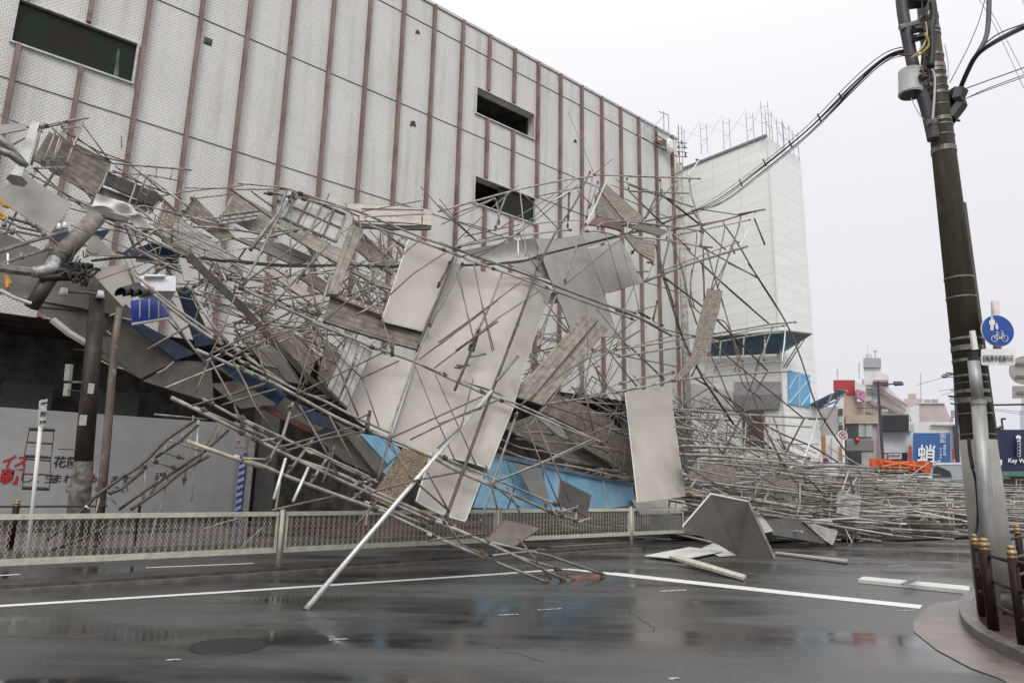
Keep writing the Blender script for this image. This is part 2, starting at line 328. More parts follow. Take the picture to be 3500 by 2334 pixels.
# colour drift of single tiles: pinkish and yellowish ones
wn = n.nodes.new('ShaderNodeTexNoise'); wn.inputs['Scale'].default_value = 5.5; wn.inputs['Detail'].default_value = 3; n.links.new(cx.outputs[0], wn.inputs['Vector'])
r3 = n.nodes.new('ShaderNodeValToRGB'); r3.color_ramp.elements[0].color = (1,.96,.96,1); r3.color_ramp.elements[1].color = (1,.99,.92,1); r3.color_ramp.elements[0].position = .38; r3.color_ramp.elements[1].position = .62
r3e = r3.color_ramp.elements.new(.5); r3e.color = (1,1,1,1)
n.links.new(wn.outputs['Fac'], r3.inputs[0]); m3 = n.nodes.new('ShaderNodeMixRGB'); m3.blend_type = 'MULTIPLY'; m3.inputs[0].default_value = 1; n.links.new(mm.outputs[0], m3.inputs[1]); n.links.new(r3.outputs[0], m3.inputs[2])
sk = n.nodes.new('ShaderNodeMapping'); sk.inputs['Scale'].default_value = (1.6,1,.09); n.links.new(tcn.outputs['Object'], sk.inputs[0])
sn = n.nodes.new('ShaderNodeTexNoise'); sn.inputs['Scale'].default_value = 1.3; sn.inputs['Detail'].default_value = 7; n.links.new(sk.outputs[0], sn.inputs['Vector'])
sr = n.nodes.new('ShaderNodeValToRGB'); sr.color_ramp.elements[0].color = (.86,.85,.83,1); sr.color_ramp.elements[0].position = .33; sr.color_ramp.elements[1].color = (1,1,1,1); sr.color_ramp.elements[1].position = .5; n.links.new(sn.outputs['Fac'], sr.inputs[0])
m4 = n.nodes.new('ShaderNodeMixRGB'); m4.blend_type = 'MULTIPLY'; m4.inputs[0].default_value = 1; n.links.new(m3.outputs[0], m4.inputs[1]); n.links.new(sr.outputs[0], m4.inputs[2]); n.links.new(m4.outputs[0], b.inputs['Base Color'])
bld = thing('department_building', 'big windowless building faced in pale tiles with rusty red mullions behind the collapsed scaffolding', 'building', (0,25,0))
SPC = .0682*25; X0 = .01562*25
def mull(i): return X0+i*SPC
wins = []                                  # x0,x1,z0,z1
p1 = atY('A',120,330,25); p2 = atY('A',1060,350,25); wz1 = atY('A',150,20,25).z; wz0 = atY('A',100,330,25).z
wins.append((mull(0)-.25, mull(2)-.15, atY('A',600,510,25).z, atY('A',680,195,25).z))
wins.append((atY('V',1090,240,25).x, atY('V',1226,290,25).x, atY('V',1090,262,25).z, atY('V',1090,198,25).z))
wins.append((atY('V',1086,440,25).x, atY('V',1228,480,25).x, atY('V',1086,468,25).z, atY('V',1086,402,25).z))
c1 = atY('A',1565,270,25); c2 = atY('A',1620,380,25); wins.append((c1.x, c2.x, c2.z+.1, c1.z-.05))
def holes_wall(b, x0, x1, z0, z1, y, hs):
    """wall in the plane Y=y with rectangular openings"""
    xs = sorted({x0,x1,*[h[0] for h in hs],*[h[1] for h in hs]}); zs = sorted({z0,z1,*[h[2] for h in hs],*[h[3] for h in hs]})
    for i in range(len(xs)-1):
        for j in range(len(zs)-1):
            cx_, cz = (xs[i]+xs[i+1])/2, (zs[j]+zs[j+1])/2
            if any(h[0]<cx_<h[1] and h[2]<cz<h[3] for h in hs): continue
            b.add([(xs[i],y,zs[j]),(xs[i+1],y,zs[j]),(xs[i+1],y,zs[j+1]),(xs[i],y,zs[j+1])], [(0,1,2,3)])
    for h in hs:
        for (a, c) in (((h[0],h[2]),(h[1],h[2])),((h[1],h[2]),(h[1],h[3])),((h[1],h[3]),(h[0],h[3])),((h[0],h[3]),(h[0],h[2]))):
            b.add([(a[0],y,a[1]),(c[0],y,c[1]),(c[0],y+.5,c[1]),(a[0],y+.5,a[1])], [(0,1,2,3)])
wb = MB(); holes_wall(wb, XW, XE, ZB, ZT, 25, wins)
wb.add([(XE,25,0),(XE,60,0),(XE,60,ZT),(XE,25,ZT)], [(0,1,2,3)]); wb.build('wall', bt, bld)
b = MB(); b.box((XW,25,ZT-.01),(XE+.05,60,ZT+.02)); b.build('roof', mat('roof_grey', (.3,.3,.3)), bld)
b = MB(); b.box((XW,24.93,ZT),(XE+.1,25.2,ZT+.14)); b.build('coping', mat('coping_metal', (.55,.55,.56), .4, .3), bld)
mMul = mat('mullion_paint', (.26,.175,.155), .6, 0, .2, 2.5, dirt=((.15,.095,.07), 1.6, .56), stretch=(1,1,.35))
for i in range(-15, 21):
    x = mull(i); segs = [(ZB, ZT)]
    for h in wins[:3]:
        if h[0]-.05 < x < h[1]+.05: segs = [s_ for a, c in segs for s_ in ((a, min(c,h[2]-.03)), (max(a,h[3]+.03), c)) if s_[1]>s_[0]+.1] if segs else []
    for a, c in segs:
        b = MB(); b.box((x-.062,24.80,a),(x+.062,24.995,c)); b.box((x-.078,24.92,a+.01),(x+.078,24.99,c-.01)); b.build('mullion', mMul, bld)
mJoint = mat('joint_sealant', (.09,.088,.085), .7)
J1 = .6748972*25+H; J2 = .48279*25+H; J3 = J1+(J1-J2)-.2
for z in (J1, J2, J2-(J1-J2), J3):
    b = MB(); b.box((XW,24.975,z-.014),(XE,25.01,z+.014)); b.build('expansion_joint', mJoint, bld)
mGlass = bpy.data.materials.new('dark_glass'); mGlass.use_nodes = True; mGlass = mat('window_glass_dark', (.014,.032,.022), .15, 0, .3, 1.1, col2=(.030,.022,.014)); gb = mGlass.node_tree.nodes['Principled BSDF']
gb.inputs['Roughness'].default_value = .15; gb.inputs['Specular IOR Level'].default_value = .12
mFrameW = mat('window_frame_metal', (.62,.61,.60), .4, .2)
for k, h in enumerate(wins):
    x0, x1, z0, z1 = h
    if k < 3:
        fr = MB(); t = .06
        fr.box((x0,24.90,z1-t),(x1,25.06,z1)); fr.box((x0,24.90,z0),(x1,25.06,z0+t)); fr.box((x0,24.90,z0+t),(x0+t,25.06,z1-t)); fr.box((x1-t,24.90,z0+t),(x1,25.06,z1-t))
        wo = fr.build('window', mFrameW, bld)
        bx = MB(); gx = x1-.9 if k else x1-t
        if k != 1:
            xa = x0+t if k == 0 else x0+1.6
            bx.add([(xa,25.05,z0+t),(x1-t,25.05,z0+t),(x1-t,25.05,z1-t),(xa,25.05,z1-t)], [(0,1,2,3)]); bx.build('pane', mGlass, wo)
            if k == 0: pa = atY('A',905,375,25.03); pb = atY('A',880,600,25.03); bs_ = MB(); bs_.add([(pb.x-.05,25.03,z0+t+.02),(pb.x+.10,25.03,z0+t+.02),(pa.x+.05,25.03,pa.z),(pa.x-.02,25.03,pa.z)], [(0,1,2,3)]); bs_.build('reflection_streak', mat('reflection_grey', (.12,.14,.12), .5, 0, .5, 3), wo)  # pale reflection on the pane, painted as a flat strip
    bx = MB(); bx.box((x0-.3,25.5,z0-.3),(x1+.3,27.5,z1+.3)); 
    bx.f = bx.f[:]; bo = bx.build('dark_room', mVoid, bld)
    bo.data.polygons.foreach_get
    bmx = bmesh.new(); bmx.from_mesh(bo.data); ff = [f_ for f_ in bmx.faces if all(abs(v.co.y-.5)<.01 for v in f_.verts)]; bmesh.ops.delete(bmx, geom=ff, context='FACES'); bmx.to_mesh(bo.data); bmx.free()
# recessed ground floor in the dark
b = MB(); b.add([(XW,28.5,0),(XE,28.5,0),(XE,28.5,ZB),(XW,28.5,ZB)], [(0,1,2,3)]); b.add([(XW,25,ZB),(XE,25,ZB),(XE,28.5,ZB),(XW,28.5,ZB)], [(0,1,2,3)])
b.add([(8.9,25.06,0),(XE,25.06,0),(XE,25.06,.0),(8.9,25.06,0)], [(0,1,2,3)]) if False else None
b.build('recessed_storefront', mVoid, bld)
for x in (9.6, 14.8, 20., 25.2, 30.4, 34.7):
    b = MB(); b.box((x-.35,25.1,.13),(x+.35,25.8,ZB)); b.build('pillar', mat('dark_pillar', (.10,.095,.09), .6), bld)
for x in (-3.5, -1.2, 1.6, 4.2):
    b = MB(); b.box((x,27.2,3.6),(x+1.4,27.35,4.5)); b.build('shop_sign_box', mat('dim_box', (.07,.07,.065), .6), bld)
# small marks and broken vents on the facade
for (r_, x, y, s_) in (('V',947,284,.16),('V',958,74,.12),('V',1320,324,.12)):
    p = atY(r_, x, y, 25); b = MB(); b.add([(p.x-s_,24.985,p.z-s_*1.1),(p.x+s_*1.3,24.985,p.z-s_*.6),(p.x+s_*.7,24.985,p.z+s_),(p.x-s_*.5,24.985,p.z+s_*.6)], [(0,1,2,3)]); b.build('broken_tile_patch', mat('broken_patch', (.09,.09,.10), .7, 0, .5, 20), bld)

# ------------------------------------------------------------------ hoarding with writing
ho = thing('hoarding', 'grey site hoarding with red and black announcement lettering under the dark arcade', 'hoarding', (0,24.9,0))
mHo = mat('hoarding_sheet', (.38,.38,.375), .5, 0, .07, 1.2, dirt=((.31,.30,.29), .8, .6))
xh = 8.75
b = MB(); k = 0
x = -12.
while x < xh-.01:
    x2 = min(x+.9, xh); b = MB(); b.box((x,24.84+.004*(k%2),.14),(x2,24.88,3.5)); b.build('hoarding_sheet', mHo, ho); x = x2; k += 1
b = MB(); b.box((-12,24.72,.13),(xh,24.83,.45)); b.build('plinth', mKerbD, ho)
b = MB(); b.box((xh+.01,24.7,.13),(xh+.22,24.86,3.45)); b.build('end_post', mat('hoard_post', (.34,.34,.35), .5), ho)
mRed = mat('red_lettering', (.42,.02,.02), .5, 0, .05); mBlk = mat('black_lettering', (.02,.02,.02), .5, 0, .05); mWhL = mat('white_lettering', (.8,.8,.8), .5, 0, .02); mBluL = mat('blue_paint', (.03,.06,.42), .5, 0, .1)
exX = (1,0,0); ezZ = (0,0,1); yy = 24.83
def tx(body, m, reg, x, y, size, bold=0, shear=0, xs=1.25): p = atY(reg, x, y, yy); return text(body, m, ho, (p.x,yy,p.z), exX, ezZ, size, bold=bold, shear=shear, xs=xs)
tx('イス', mRed, 'D', 0, 652, .38, .016, .3, xs=.82); tx('花園', mBlk, 'D', 402, 656, .36, .006, xs=.95)
tx('新', mRed, 'D', -8, 778, .47, .015); tx('し', mBlk, 'D', 130, 774, .32); tx('く生', mBlk, 'D', 215, 776, .30); tx('まれ変わります', mBlk, 'D', 385, 776, .28, .002, xs=1.1); tx('！', mRed, 'D', 680, 780, .32, .01)
tx('こちらください', mBlk, 'D', 490, 852, .25, xs=1.)
for (x0_, y0_, x1_, y1_, t_, m_) in ((1183,680,1250,782,'工事\n中', mBlk), (1800,455,1872,515,'1F', mRed)):
    a = atY('D', x0_, y0_, yy); c = atY('D', x1_, y1_, yy); w_ = c.x-a.x
    bb = MB(); bb.box((a.x,yy-.006,min(a.z,c.z)),(c.x,yy+.008,max(a.z,c.z)+.1)); po = bb.build('notice', mat('notice_paper', (.42,.41,.41)), ho)
    text(t_, m_, po, (a.x+w_*.12,yy-.012,(a.z+c.z)/2), exX, ezZ, w_*.42, bold=.004)
sp_ = thing('striped_post', 'blue and white striped corner post at the right end of the hoarding', 'post', (xh-.15,24.7,.13))
zz = .13; k = 0
b = MB(); b2 = MB()
while zz < 2.35:
    q = [(xh-.27,24.685,zz),(xh-.06,24.685,zz+.1),(xh-.06,24.685,zz+.22),(xh-.27,24.685,zz+.12)]
    (b if k%2 == 0 else b2).slab(q, .012); zz += .12; k += 1
b3 = MB(); b3.box((xh-.27,24.70,.13),(xh-.06,24.76,2.5)); b3.build('post', mat('post_white', (.5,.5,.55)), sp_); b.build('blue_stripes', mBluL, sp_); b2.build('white_stripes', mat('post_white', (.5,.5,.55)), sp_)

# ------------------------------------------------------------------ the collapsed scaffolding: traced tubes
MM = dict(L=(mL,.0265), M=(mL,.021), S=(mS,.024), B=(mB,.0155), b=(mB,.012), D=(mD,.030), d=(mD,.018), P=(mP,.022), R=(mR,.022), Y=(mY,.027), W=(mP,.036), T=(mS,.036), n=(mL,.016), k=(mD,.032), h=(mR,.012))
NM = dict(L='ledger', M='ledger', S='standard', B='brace', b='brace', D='standard', d='brace', P='support_tube', R='rusty_tube', Y='ledger', W='support_tube', T='standard', n='guard_rail', k='standard', h='hose')
def parse(sx):
    for ln in sx.replace('\n', ';').split(';'):
        ln = ln.strip()
        if not ln: continue
        hd, *pts = ln.split(); yield hd, [tuple(float(q) for q in p.split(',')) for p in pts]
def clamp_at(p, d, s, parent):
    b = MB(); d = d.normalized(); u = d.orthogonal().normalized(); b.tube([p-d*.045*s, p+d*.045*s], .040*s, 6); b.tube([p-u*.05*s, p+u*.065*s], .025*s, 5)
    meshobj('clamp', b.v, b.f, mClamp, parent)
CLN = [0]
def section(name, label, cat, reg_lay, sx, group=None, clamps=.35, jit=.12):
    """one assembly of tubes still clamped together; every tube is a part"""
    items = []
    for hd, pts in parse(sx):
        # header: region layer kind   e.g.  Ef:L
        rl, kd = hd.split(':'); reg, lay = rl[0], rl[1:]
        off = 0.
        if kd[0] in 'BbdPn': off = rnd.uniform(-jit, jit) if lay != 'f' else rnd.uniform(-.22, -.03)
        if kd[0] in 'D': off = -.05
        P = [on(reg, lay, x, y, off) for x, y in pts]
        if len(P) == 2 and kd[0] in 'LMSBbdYn':                 # slightly bent
            m_ = (P[0]+P[1])/2; ln = (P[1]-P[0]).length; m_ += Vector([rnd.gauss(0,.0022*ln) for _ in range(3)]); P = [P[0], m_, P[1]]
        items.append((kd, P, lay))
    allp = [p for _, P, _l in items for p in P]; lo = min(p.z for p in allp)
    c = sum((p for p in allp), Vector())/len(allp); c.z = max(0, lo)
    root = thing(name, label, cat, tuple(c), group)
    for kd, P, lay in items:
        m_, r_ = MM[kd[0]]
        r_ *= {'r': (1.35, 1.75), 'q': (1.2, 1.4), 'l': (1.2, 1.35), 'm': (1.1, 1.25), 't': (1.25, 1.4)}.get(lay, (1, 1))[kd[0] in 'BbdnhR']
        if len(P) > 3: P = smoothpts(P, 4)
        b = MB(); b.tube(P, r_*rnd.uniform(.93,1.05), 8 if r_ > .015 else 6); b.build(NM[kd[0]], m_, root, smooth=True)
        if kd[0] in 'LSDYMR' and CLN[0] < 400:
            for e_ in (0, -1):
                if rnd.random() < clamps:
                    d = P[1]-P[0] if e_ == 0 else P[-1]-P[-2]; clamp_at(P[e_]-(d.normalized()*.12 if e_ else -d.normalized()*.12), d, 1.0 if r_ > .02 else .7, root); CLN[0] += 1
    return root
section('scaffold_section', 'lowest strand of collapsed scaffold tubes, slanting down across the fence to the road', 'scaffolding', None, """
Cf:L 1308,1025 1600,1165 2016,1375
Qf:L 0,815 390,1010 900,1250 1240,1400 1560,1545
Cf:M 1550,1035 2016,1290
Qf:M 0,712 400,900 740,1060 1000,1180 1100,1228
Df:Y 1430,465 1750,580 2016,668
Qf:L 0,1025 240,1110 400,1180 800,1330 1000,1400 1130,1455
Cf:S 1490,1100 2016,1330
Qf:S 0,770 200,860 420,1000
Qf:M 560,985 700,1040 1000,1200
Qf:n 600,1010 560,990 580,970 760,1060 960,1150 1040,1190
Qf:L 440,1040 820,1170 1060,1290 1400,1440 1700,1568
Cf:B 1470,1090 1780,1000 2016,935
Cf:B 1700,1085 2016,990
Qf:B 0,650 60,770
Qf:B 40,380 160,640 300,835
Qf:B 0,605 320,515
Qf:B 0,550 240,470
Qf:S 450,620 375,870 240,1110
Qf:S 600,905 400,1170
Qf:S 770,958 580,1240
Qf:B 500,640 680,950 800,1180
Qf:B 730,720 950,1145
Qf:P 395,1045 305,1355
Qf:n 362,1150 318,1440
Qf:P 568,1115 452,1375
Qf:B 330,965 640,880 930,800
Qf:B 400,985 700,895 1000,835
Qf:M 205,910 392,885
Qf:M 915,1247 1085,1208
Qf:S 1055,1238 900,1362
Qf:B 290,1442 780,1330
Qf:B 1040,1305 1400,1210 1720,1150
Qf:B 1090,1370 930,1560
Qf:n 1020,1440 1010,1560
Qf:M 1000,1375 1250,1465 1500,1568
Qf:B 680,1230 760,1000
Qf:n 60,1045 250,1052
Vf:L 1000,1195 1150,1260 1305,1335
Vf:M 1040,1210 1180,1275 1290,1308
Vf:L 980,1225 1100,1275 1270,1342
Vf:S 1105,1240 1260,1275 1390,1320
Vf:M 870,1168 1010,1235 1120,1275
Vf:B 1010,1180 1060,1250 1140,1290
Vf:S 1130,1275 1250,1262
Vf:B 985,1240 1110,1225
Vf:B 1190,1235 1265,1330
""", clamps=.8)
section('scaffold_section', 'long middle strand of collapsed scaffold tubes crossing in front of the hanging grey wall sheets', 'scaffolding', None, """
Ef:L 0,1060 320,1210 680,1370 1100,1558
Qf:L 600,0 660,30 1130,215 1400,315 1700,455 1930,548
Hf:L 0,385 370,560 640,645 1150,880 1235,918
Hf:M 440,585 900,790 1280,940
Qf:L 0,330 360,500 720,700 980,822
Qf:L 980,822 1200,900 1500,1030 1750,1160 2016,1272
Qf:M 40,300 240,395 480,520 700,610 960,745 1200,850
Qf:M 0,205 180,330 420,490
Hf:L 0,1060 400,1245 900,1475
Hf:M 0,1020 300,1150 640,1290 930,1410
Cf:L 1500,660 1700,745 2016,895
Cf:M 1640,640 2016,835
Cf:M 1030,85 1300,310 1540,480 1700,610
Cf:L 1105,180 1240,290 1450,455 1700,625
Cf:S 1440,170 1620,460 1760,640
Cf:B 1130,660 1440,480
Cf:B 1240,310 1480,650 1580,770
Cf:B 1600,740 1500,985
Cf:B 1610,740 1760,1010 1860,1230
Cf:B 1780,740 1900,960 2016,1160
Cf:B 1600,700 1800,600 2016,490
Cf:B 1780,720 2016,590
Cf:B 1800,250 1680,560 1600,720
Qf:b 0,150 230,70 450,0
Qf:B 0,255 290,120 590,0
Qf:B 0,70 200,0
Qf:B 480,552 800,400 1130,240
Qf:B 970,432 1260,300
Qf:B 640,40 560,280 480,550
Qf:B 690,80 820,400 950,720
Qf:b 980,430 1020,540 1110,800
Qf:B 150,110 210,320 260,440
Qf:B 270,60 330,200 560,540
Qf:B 440,60 500,250 560,480
Qf:B 560,0 700,300 690,470
Qf:b 620,60 800,260 980,430
Qf:D 1880,60 1800,260 1690,522
Qf:S 1790,270 1925,245
Qf:S 1690,350 1800,330
Qf:B 1830,440 1740,800 1560,965
Qf:D 1040,682 1012,830
Qf:B 950,740 1040,700
Qf:D 1220,120 1210,262
Qf:B 1115,205 1210,150
Qf:B 1420,285 1800,0
Qf:B 1535,352 2016,0
Qf:b 1390,345 1540,720 1690,1055
Qf:b 1540,400 1700,760 1860,1110
Qf:B 1200,888 1560,725 1900,570
Qf:B 1350,900 1700,730 2016,600
Qf:B 1210,950 1350,1190 1650,1450
Qf:B 1200,860 1100,1205
Qf:B 1480,1150 1640,1440
Hf:B 0,180 225,10
Hf:B 0,325 260,135
Hf:S 600,690 430,1180 320,1530
Hf:B 650,740 760,1020 940,1440
Hf:B 730,725 900,1120 1000,1380
Hf:M 420,1230 780,1080 1170,900
Hf:B 430,1225 900,1040 1200,910
Hf:B 0,780 330,660
Hf:D 1320,780 1285,920
Hf:B 1150,860 1310,790
Hf:B 1065,330 1180,800
Hf:B 360,1100 400,1240 450,1440
Hf:B 400,1230 620,1420
Hf:B 520,1260 640,1500
Hf:S 1060,1400 1040,1568
Hf:S 880,1470 1060,1420
Hf:M 900,1470 1100,1530
Hf:n 1070,1530 1160,1500
""", clamps=.6)
section('scaffold_section', 'upper strand of paired scaffold ledgers with crossed braces over the big grey wall sheets', 'scaffolding', None, """
Ef:L 460,345 830,465 990,515 1390,680 1700,790 2016,905
Ef:L 1040,610 1330,700 1620,800 2016,950
Ef:M 490,395 830,475 960,540
Gf:T 0,735 120,785 720,1000 920,1080 1530,1312 1780,1450
Gf:L 0,780 850,1095 1500,1330
Gf:M 200,862 850,1090
Ef:T 400,340 335,520 125,792
Ef:S 470,350 330,560 160,900 50,1060
Ef:S 350,400 330,520 380,540 440,400
Ef:S 230,360 330,365 480,405
Ee:D 1680,850 1590,1100 1480,1350 1405,1568
Ee:D 1660,880 1560,1080
Ee:S 1755,890 1640,1120 1490,1380
Ef:D 1880,1400 1830,1568
Ef:B 1430,712 1050,1030 690,1340
Ef:B 1620,815 1380,970 1145,1180
Ef:B 770,480 420,800 60,1060
Ef:B 735,742 500,990 240,1280
Ef:B 440,400 430,1000
Ef:B 950,535 1050,940 1120,1260 1200,1545
Ef:B 1120,640 1130,780 1165,960
Ef:b 1135,640 1150,790 1200,1010
Ef:B 560,880 600,1080 640,1290
Ef:B 400,1000 470,1260
Ef:b 270,960 320,1240
Ef:S 740,980 640,1310
Ef:B 1430,310 1600,500 1860,730
Ef:b 980,500 1200,460 1475,410
Ef:n 1440,380 1440,610
Ef:b 1700,960 1770,1210 1830,1460
Ef:b 1835,900 1880,1130 1990,1560
Ef:B 2016,1180 1760,1380 1500,1568
Ef:B 2016,1340 1700,1560
Ef:S 1180,1160 940,1290
Ef:b 1160,655 1230,720 1310,780
Ef:b 860,950 1180,790
Gf:D 1160,195 1040,440 900,650 745,955
Gf:D 745,955 680,1150 530,1550
Hf:D 610,0 420,500 200,1100 40,1540
Qf:S 1510,0 1385,300 1210,800 1190,950
Gf:S 485,975 400,1200 230,1560
Gf:B 655,1020 230,1335 0,1500
Gf:B 775,1105 460,1310 140,1568
Gf:b 270,900 340,1270 410,1568
Gf:b 140,900 220,1300 270,1500
Gf:B 800,1180 1000,1420
Gf:T 300,1400 235,1560
Gf:B 880,1170 720,1568
Gf:S 910,1110 830,1320 760,1568
Gf:B 860,1030 1000,1400
Gf:D 1530,1270 1620,1320
Gf:D 1675,1180 1640,1330
Gf:B 1510,1262 1660,1222
Gf:B 1205,1240 1400,1480 1465,1568
Gf:b 1130,1210 1140,1540
Gf:B 1530,1320 1350,1440 1180,1568
Gf:B 1590,1380 1330,1530
Gf:M 1640,1340 1725,1375
Hf:B 1480,0 1290,170 900,430 620,640
Hf:B 1580,40 1390,170 880,545
Hf:B 1420,0 1240,550
""", clamps=.7)
section('scaffold_section', 'top ridge of bent scaffold frames rising above the wreck near the two dark windows', 'scaffolding', None, """
Gf:L 0,500 300,415 600,335 930,265 1180,232
Gf:L 1180,220 1500,230 1850,240 2005,250
Gf:n 1310,295 1450,340 1920,360
Gf:M 740,385 1100,312
Ef:n 30,285 330,310 470,345
Ef:n 1000,545 1020,540 1460,520
Ef:n 0,330 440,330
Ef:B 130,345 300,470
Ef:B 980,480 1450,490
Gf:M 105,520 430,400
Gf:n 720,598 900,575 1120,565
Gf:M 1215,640 1230,600 1290,580 1440,575 1750,610 2012,652
Gf:L 1120,652 1250,655 1400,690 1700,715 2016,772
Gf:S 1175,235 1150,400 1130,560
Gf:S 1220,270 1150,475
Gf:P 1290,245 1190,480 1130,590
Gf:S 1130,590 1080,680 960,1052
Gf:S 520,365 475,480 430,645
Gf:n 620,330 640,520 652,640 665,840
Gf:P 605,700 608,850
Gf:S 430,400 455,490 460,600
Gf:M 1440,240 1455,340
Gf:M 1690,250 1708,355
Gf:S 1920,250 1930,370 1975,520 2012,640
Gf:S 2010,650 2003,770
Gf:M 1450,580 1430,690
Gf:M 1750,610 1740,725
Gf:B 1825,265 1790,560 1740,800 1700,965
Gf:B 1350,245 1560,450 1710,600
Gf:B 1385,260 1700,375 1940,470
Gf:B 1820,270 1560,560 1380,720 960,1062
Gf:B 1670,370 1625,480 1580,560
Gf:B 1060,300 700,600 420,770 150,850
Gf:B 1050,250 620,640 110,770
Gf:B 880,372 480,620
Gf:B 605,300 330,540 110,752
Gf:B 640,362 760,470 905,625
Gf:B 1060,340 1175,455
Gf:S 995,345 990,540 985,625
Gf:D 1000,350 990,560
Gf:B 730,380 1130,540
Gf:b 0,450 150,590 290,725
Gf:b 60,560 250,600 400,645
Gf:b 20,600 430,400
Gf:n 120,770 400,710 600,690 1000,640
Gf:M 130,775 620,680 1020,640
Gf:B 200,690 620,600
Gf:B 310,840 620,670
Gf:B 610,655 700,860 770,960
Gf:B 1270,650 1310,780 1400,1100
Gf:b 1380,700 1500,1100 1530,1250
Gf:B 1500,1060 1400,1290 1300,1568
Gf:b 0,400 130,560
Gf:P 870,420 1010,340
Gf:M 1590,890 1640,890
Gf:S 1640,890 1590,1035
Gf:B 1535,972 1600,960
Gf:B 1330,100 1195,210
""", clamps=.9)
section('scaffold_section', 'upper right end of the scaffold wreck jutting out over the road before the white tower', 'scaffolding', None, """
Ir:L 0,567 300,575 545,587
Ir:n 0,682 240,690 460,700
Ir:S 462,590 480,710 530,870 570,985
Ir:S 570,985 550,1105
Ir:L 0,912 320,950 550,985
Ir:Y 0,1022 280,1055 560,1105
Ir:T 560,1105 635,1110
Ir:M 240,590 247,688
Ir:M 300,960 288,1052
Ir:P 450,562 540,440
Ir:T 515,440 555,447
Ir:B 330,562 490,492
Ir:R 320,980 720,905 980,830
Ir:D 840,858 1040,820
Ir:M 330,1022 620,965 930,900
Ir:S 560,945 730,905
Ir:B 550,820 830,862
Ir:B 120,912 500,850
Ir:P 970,842 900,1000 850,1110
Ir:D 960,890 1000,990 1040,1092
Ir:S 855,880 830,990 785,1100 750,1210 680,1410
Ir:M 250,1290 640,1140 845,1068
Ir:T 120,1370 430,1250 700,1165 905,1102
Ir:B 0,632 180,700 490,802
Ir:B 10,690 250,922
Ir:B 360,602 120,890 0,1002
Ir:D 215,700 170,800 120,892
Ir:R 240,700 420,840 560,950
Ir:B 560,965 740,1130
Ir:B 480,820 560,940 
Ir:d 740,950 850,1112 990,1350 1130,1568
Ir:B 560,1110 760,1222 990,1348
Ir:B 850,930 780,1140 740,1225 640,1430
Ir:B 735,955 700,1130 630,1430
Ir:B 440,1120 680,1350 930,1568
Ir:B 270,1335 570,1568
Ir:B 590,1110 640,1290 725,1568
Ir:d 568,1110 572,1350 578,1568
Ir:D 205,1090 270,1330 345,1568
Ir:B 310,1050 255,1290
Ir:B 320,1050 400,1250 470,1568
Ir:B 345,1020 470,1130
Ir:R 780,1100 810,1160
Ir:B 720,905 735,960
Ir:B 60,1300 145,1295
Ir:h 520,1000 505,1180 480,1330 470,1420 500,1568
Ir:S 20,1160 60,1100
""", clamps=.9)
section('scaffold_section', 'lower right end of the scaffold wreck with dark crossed braces before the white tower', 'scaffolding', None, """
Jr:S 640,542 900,500 1080,468 1280,450
Jr:M 620,600 700,598 1000,545 1180,530
Jr:P 1200,462 1188,620 1168,760
Jr:n 580,850 610,800 650,788 900,765 1160,750
Jr:L 330,902 560,872 900,845 1240,825
Jr:L -120,990 120,945 345,895
Jr:M -120,660 120,630 400,580
Jr:M 400,580 520,560
Jr:M -100,715 400,640
Jr:M -80,925 120,870 350,830
Jr:L 340,1112 640,1138 930,1160 1500,1190
Jr:D 1380,1190 1510,1190
Jr:n 350,1182 780,1200
Jr:n 920,1162 940,1200 1000,1222 1400,1255
Jr:P 1440,1182 1390,1350 1320,1540
Jr:P 740,1142 680,1280 608,1462
Jr:M 390,1400 700,1405 1050,1422
Jr:M 390,1472 700,1480 1250,1520 1690,1562
Jr:T -100,360 60,410 210,490 325,552
Jr:M -120,330 60,385
Jr:M 245,500 450,545 640,585 700,600
Jr:D 228,0 310,260 405,555
Jr:D 405,560 560,872 800,1230
Jr:S 800,1230 1040,1420
Jr:D 430,620 520,800
Jr:S 520,800 830,1140 1090,1422
Jr:d 910,0 990,112 1200,450 1320,740 1430,1080 1560,1300 1690,1480
Jr:B 760,0 990,110
Jr:d 550,0 800,230 1080,470
Jr:d 270,110 560,330 800,560 1060,822
Jr:B 600,582 920,850 1120,1010 1330,1180
Jr:B 690,200 780,520 850,720 930,960 1080,1330 1200,1555
Jr:B 420,160 520,470
Jr:S 1100,482 1050,620 970,850
Jr:d 970,850 850,1135
Jr:d 1050,842 880,1140 720,1452
Jr:B 540,740 480,862
Jr:B 610,670 700,860 790,1060 1000,1300
Jr:d 500,880 740,1022 1100,1270 1400,1400 1600,1522
Jr:d 1340,1190 1200,1450
Jr:B 0,630 270,890
Jr:n 630,580 615,700 580,850
Jr:n 905,510 895,560
Jr:B 0,870 60,940
Jr:B 380,1100 600,960
Jr:B 570,1110 655,1020
Jr:h 480,50 470,280 520,360 590,410 680,430 750,470 820,680 870,920 980,1010 1040,1100 1030,1350 1080,1530
Jr:B 660,1160 570,1380
Jr:B 360,1280 520,1400
Jr:S 1105,1180 1200,1440
Jr:P 1390,1470 1230,1568
Jr:d 560,0 575,160
Jr:b 350,1020 480,1130
Jr:n 350,1250 700,1300 1050,1370
Jr:M 700,560 1000,500 1190,478
Jr:M 880,540 870,770
Jr:M 1040,560 1035,760
Jr:n 700,600 690,780
Jr:M 700,1150 680,1420
Jr:M 900,1165 880,1440
Jr:n 1080,1190 1060,1440
Jr:M 640,870 620,1120
Jr:n 380,1340 760,1380 1150,1470
Jr:n 420,1230 700,1340 1000,1480
""", clamps=.8)
